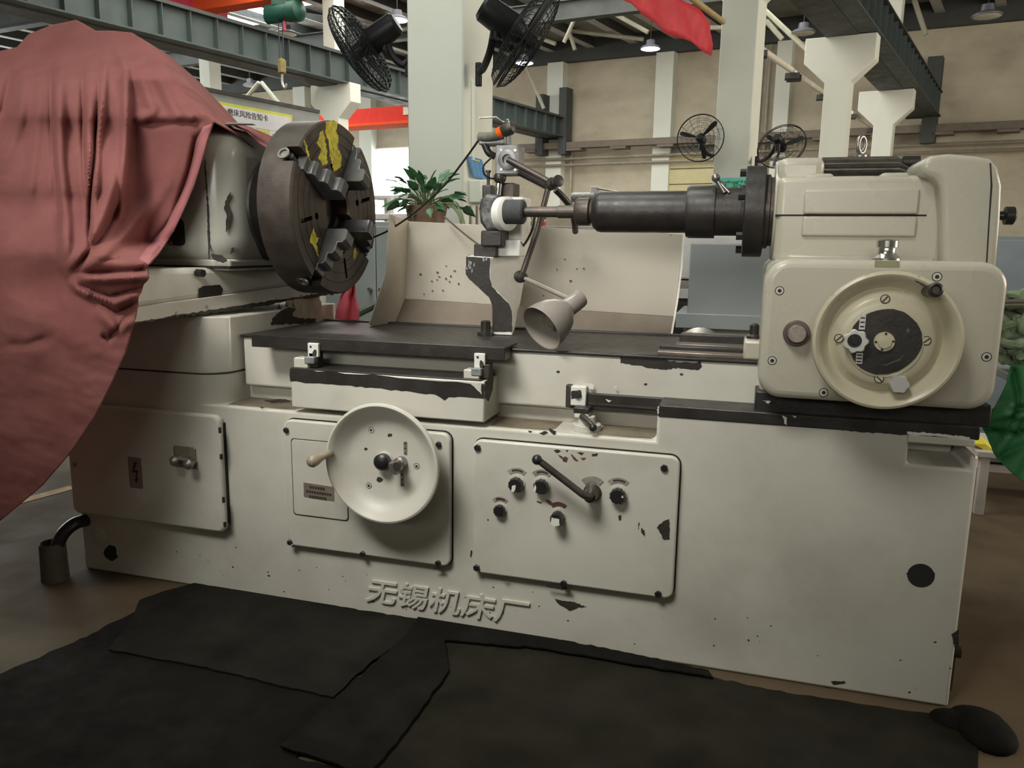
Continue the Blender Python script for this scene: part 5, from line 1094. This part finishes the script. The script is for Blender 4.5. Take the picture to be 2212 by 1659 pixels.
# green cloth at right
GRC = mat('green_canvas', (.03, .17, .06), .75, var=.12, vscale=6)
mb = MB(); gv = []
gl = [(2185, 790), (2175, 825), (2150, 880), (2122, 905), (2124, 925), (2150, 985), (2185, 1020), (2230, 1055)]; grt = [(2330, 780), (2350, 830), (2360, 900), (2360, 960), (2360, 1000), (2360, 1050), (2350, 1080), (2340, 1100)]
gf = [([(2125, 905), (2170, 895), (2260, 900)], 8, .03), ([(2150, 885), (2200, 870), (2260, 850)], 10, .03), ([(2130, 925), (2190, 935), (2260, 920)], 6, -.03), ([(2150, 975), (2180, 935), (2200, 900)], 8, .03), ([(2165, 985), (2215, 960), (2260, 950)], 9, -.02), ([(2190, 800), (2200, 860), (2190, 900)], 9, -.03)]
for t in [i/60 for i in range(61)]:
    a, b = interp(gl, t), interp(grt, t)
    for s in [k/50 for k in range(51)]:
        p = lerp(a, b, s); y = 2.55-.12*t
        for pl, w, d in gf:
            ds, q = segd(*p, pl); y -= d*math.exp(-(ds/w)**2)
        gv.append(Y(p[0], p[1], y+.008*math.sin(p[0]*.08+p[1]*.05)))
mb.add(gv, [(i*51+s, i*51+s+1, i*51+s+52, i*51+s+51) for i in range(60) for s in range(50)])
gc = tag(obj('green_cloth', mb, GRC, shell=.006, smooth=80), 'green canvas bundle hanging off the right end of the bed', 'cloth')
# trolley that carries the canvas and the mop
tz = Y(2190, 800, 2.7).z; tx = Y(2178, 800, 2.6).x
tt_ = thing('tool_trolley', (tx+.5, 2.7, 0), 'grey steel trolley at right edge under the mop bundle', 'trolley')
obj('top', MB().box(tx+.02, tx+.75, 2.64, 2.98, tz-.03, tz-.005), CABG, tt_, .004)
for px_ in (tx+.42, tx+.70):
    for py_ in (2.68, 2.94): obj('leg', MB().box(px_-.018, px_+.018, py_-.018, py_+.018, .06, tz-.03), CABG, tt_)
    for py_ in (2.68, 2.94): obj('caster', MB().cyl((px_-.012, py_, .03), (px_+.012, py_, .03), .03, 14), DARK, tt_)
obj('shelf', MB().box(tx+.40, tx+.72, 2.66, 2.96, .30, .32), CABG, tt_, .003)
# pale green coiled cotton strands
ms = thing('mop_bundle', Y(2190, 790, 2.7), 'bundle of pale green cotton strands at right edge above the green canvas', 'mop')
rs = random.Random(5); MOP = mat('mop_cotton', (.26, .33, .22), .95, var=.3, vscale=30)
for k in range(34):
    x0, yy = rs.uniform(2160, 2240), rs.uniform(628, 790); pts = []
    for i in range(7):
        pts.append(Y(x0+rs.uniform(-25, 30)+i*6-18, yy+rs.uniform(-16, 16)+10*math.sin(i*1.3+k), 2.70+rs.uniform(-.07, .07)))
    obj('strand', MB().tube(spline(pts, 5), .013, 7), MOP, ms)
for yy, nm in ((652, 'upper'), (660, 'lower')):
    tag(obj('steel_rod', MB().cyl(Y(2150, yy, 2.56), Y(2300, yy-2, 2.56), .007, 10), CHROME), '%s of two steel rods across the mop bundle' % nm, 'rod')
# yellow bag and white stool
mb = MB(); bv_ = []
ba_ = [(2095, 958), (2130, 958), (2152, 975), (2152, 985), (2140, 992), (2128, 985), (2122, 970), (2105, 962)]
obj_y = tag(obj('yellow_bag', MB().loft(pxpoly(ba_, 4.12), [p+Vector((.02, .16, .0)) for p in pxpoly(ba_, 4.12)]), mat('yellow_plastic', (.75, .65, .05), .45), bevel=.006), 'crumpled yellow plastic bag on white stool behind the bed end', 'bag')
st = thing('white_stool', Z(2150, 1110, 0), 'white square stool behind the right end of the bed', 'stool')
SW = mat('stool_white', (.55, .50, .46), .6); q0 = Z(2112, 1110, 0); zt_ = Y(2112, 985, q0.y).z
sx0, sy0 = q0.x, q0.y; 
obj('seat', MB().box(sx0-.04, sx0+.42, sy0-.03, sy0+.42, zt_, zt_+.03), SW, st, .004)
for ax_, ay_ in ((0, 0), (.38, 0), (0, .38), (.38, .38)): obj('leg', MB().box(sx0+ax_-.02, sx0+ax_+.02, sy0+ay_-.02, sy0+ay_+.02, 0, zt_), SW, st, .003)
zr = Y(2140, 1010, sy0).z
obj('rail', MB().box(sx0, sx0+.38, sy0-.012, sy0+.012, zr-.02, zr+.015), SW, st, .002); obj('rail', MB().box(sx0-.012, sx0+.012, sy0, sy0+.38, zr-.02, zr+.015), SW, st, .002)
tb2 = tag(obj('waste_bin', MB().lathe(Z(2290, 1065, 0)+_z*0, (0, 0, 1), [(0, .13), (.32, .16), (.33, .165), (.33, .155), (.02, .12), (.02, .01)], 24), mat('bin_green', (.06, .09, .05), .6)), 'dark green bin on the floor at right edge under the green canvas', 'bin')
# ================================================================== FLOOR SHEETS
MAT1 = mat('black_rubber_sheet', (.009, .0083, .007), .85, var=.3, vscale=7, dirt=(.03, .026, .02), dirt_amt=.35, dirt_scale=5, bump=.1, bscale=50, spec=.06)
MAT2 = mat('worn_rubber_sheet', (.013, .012, .0095), .85, var=.3, vscale=6, dirt=(.035, .03, .024), dirt_amt=.4, dirt_scale=4, bump=.1, bscale=40, spec=.06)
MAT3 = mat('olive_worn_sheet', (.017, .0155, .0105), .85, var=.35, vscale=5, dirt=(.02, .018, .015), dirt_amt=.6, dirt_scale=3, bump=.1, bscale=40, spec=.06)
def fsheet(name, pts, z0, th, m, label, lift=None):
    P = [Z(x, y, z0) for x, y in jag(pts, 14, 2.0)]; o = obj(name, MB().prism(P, (0, 0, th)), m, None, .001, smooth=0); return tag(o, label, 'floor mat', 'rubber sheets on the floor')
fsheet('rubber_sheet', [(290, 1325), (160, 1390), (-200, 1545), (-400, 1720), (300, 1900), (1000, 1900), (800, 1680), (640, 1640), (720, 1570), (790, 1490), (760, 1440), (500, 1380)], .001, .005, MAT1, 'large dark sheet on the floor in the left foreground')
fsheet('rubber_sheet', [(420, 1262), (640, 1296), (915, 1342), (880, 1380), (805, 1430), (720, 1510), (560, 1472), (420, 1440), (235, 1405), (290, 1330), (300, 1300), (370, 1275)], .007, .006, MAT2, 'rectangular rubber sheet along the bed below the left panel')
fsheet('rubber_sheet', [(935, 1316), (905, 1330), (880, 1370), (740, 1500), (720, 1515), (605, 1615), (700, 1645), (790, 1680), (830, 1640), (900, 1550), (970, 1450), (960, 1385), (1150, 1400), (1540, 1466), (1530, 1450), (1350, 1412), (1150, 1372), (1040, 1345), (990, 1330)], .014, .006, MAT1, 'strip of dark sheet curling up against the bed under the lettering')
fsheet('rubber_sheet', [(975, 1385), (1180, 1400), (1540, 1466), (1700, 1500), (2040, 1550), (2110, 1590), (2120, 1900), (700, 1900), (760, 1660), (830, 1600), (880, 1520), (925, 1450), (940, 1400)], .001, .006, MAT3, 'wide worn olive sheet on the floor in the right foreground')
# stub pipe with black hose, left end
pf = Z(120, 1250, 0)
stb = tag(obj('floor_pipe', MB().lathe(pf, (0, 0, 1), [(0, .048), (.14, .045), (.145, .04), (.10, .036), (.10, .002)], 20), mat('rusty_pipe', (.10, .085, .065), .7, var=.3, vscale=15)), 'short upright pipe in the floor at the left end of the bed', 'pipe')
tag(obj('black_hose', MB().tube(spline([pf+_z*.09, Y(122, 1185, pf.y), Y(135, 1155, pf.y+.02), Y(160, 1132, pf.y+.06), Y(190, 1122, pf.y+.12)], 6), .024, 14), BLACKP), 'black hose bending from the floor pipe into the bed', 'hose')
tag(obj('oily_lump', MB().ball(Z(2130, 1590, 0)+_z*.01, .07, sc3=(1.0, 1.3, .5)).ball(Z(2060, 1560, 0)+_z*.005, .05, sc3=(1.2, 1, .4)).ball(Z(2110, 1560, 0)+_z*.005, .06, sc3=(1.2, 1, .45)), MAT1, smooth=60), 'dark oily rag lump on floor at the right end of the bed', 'rag')
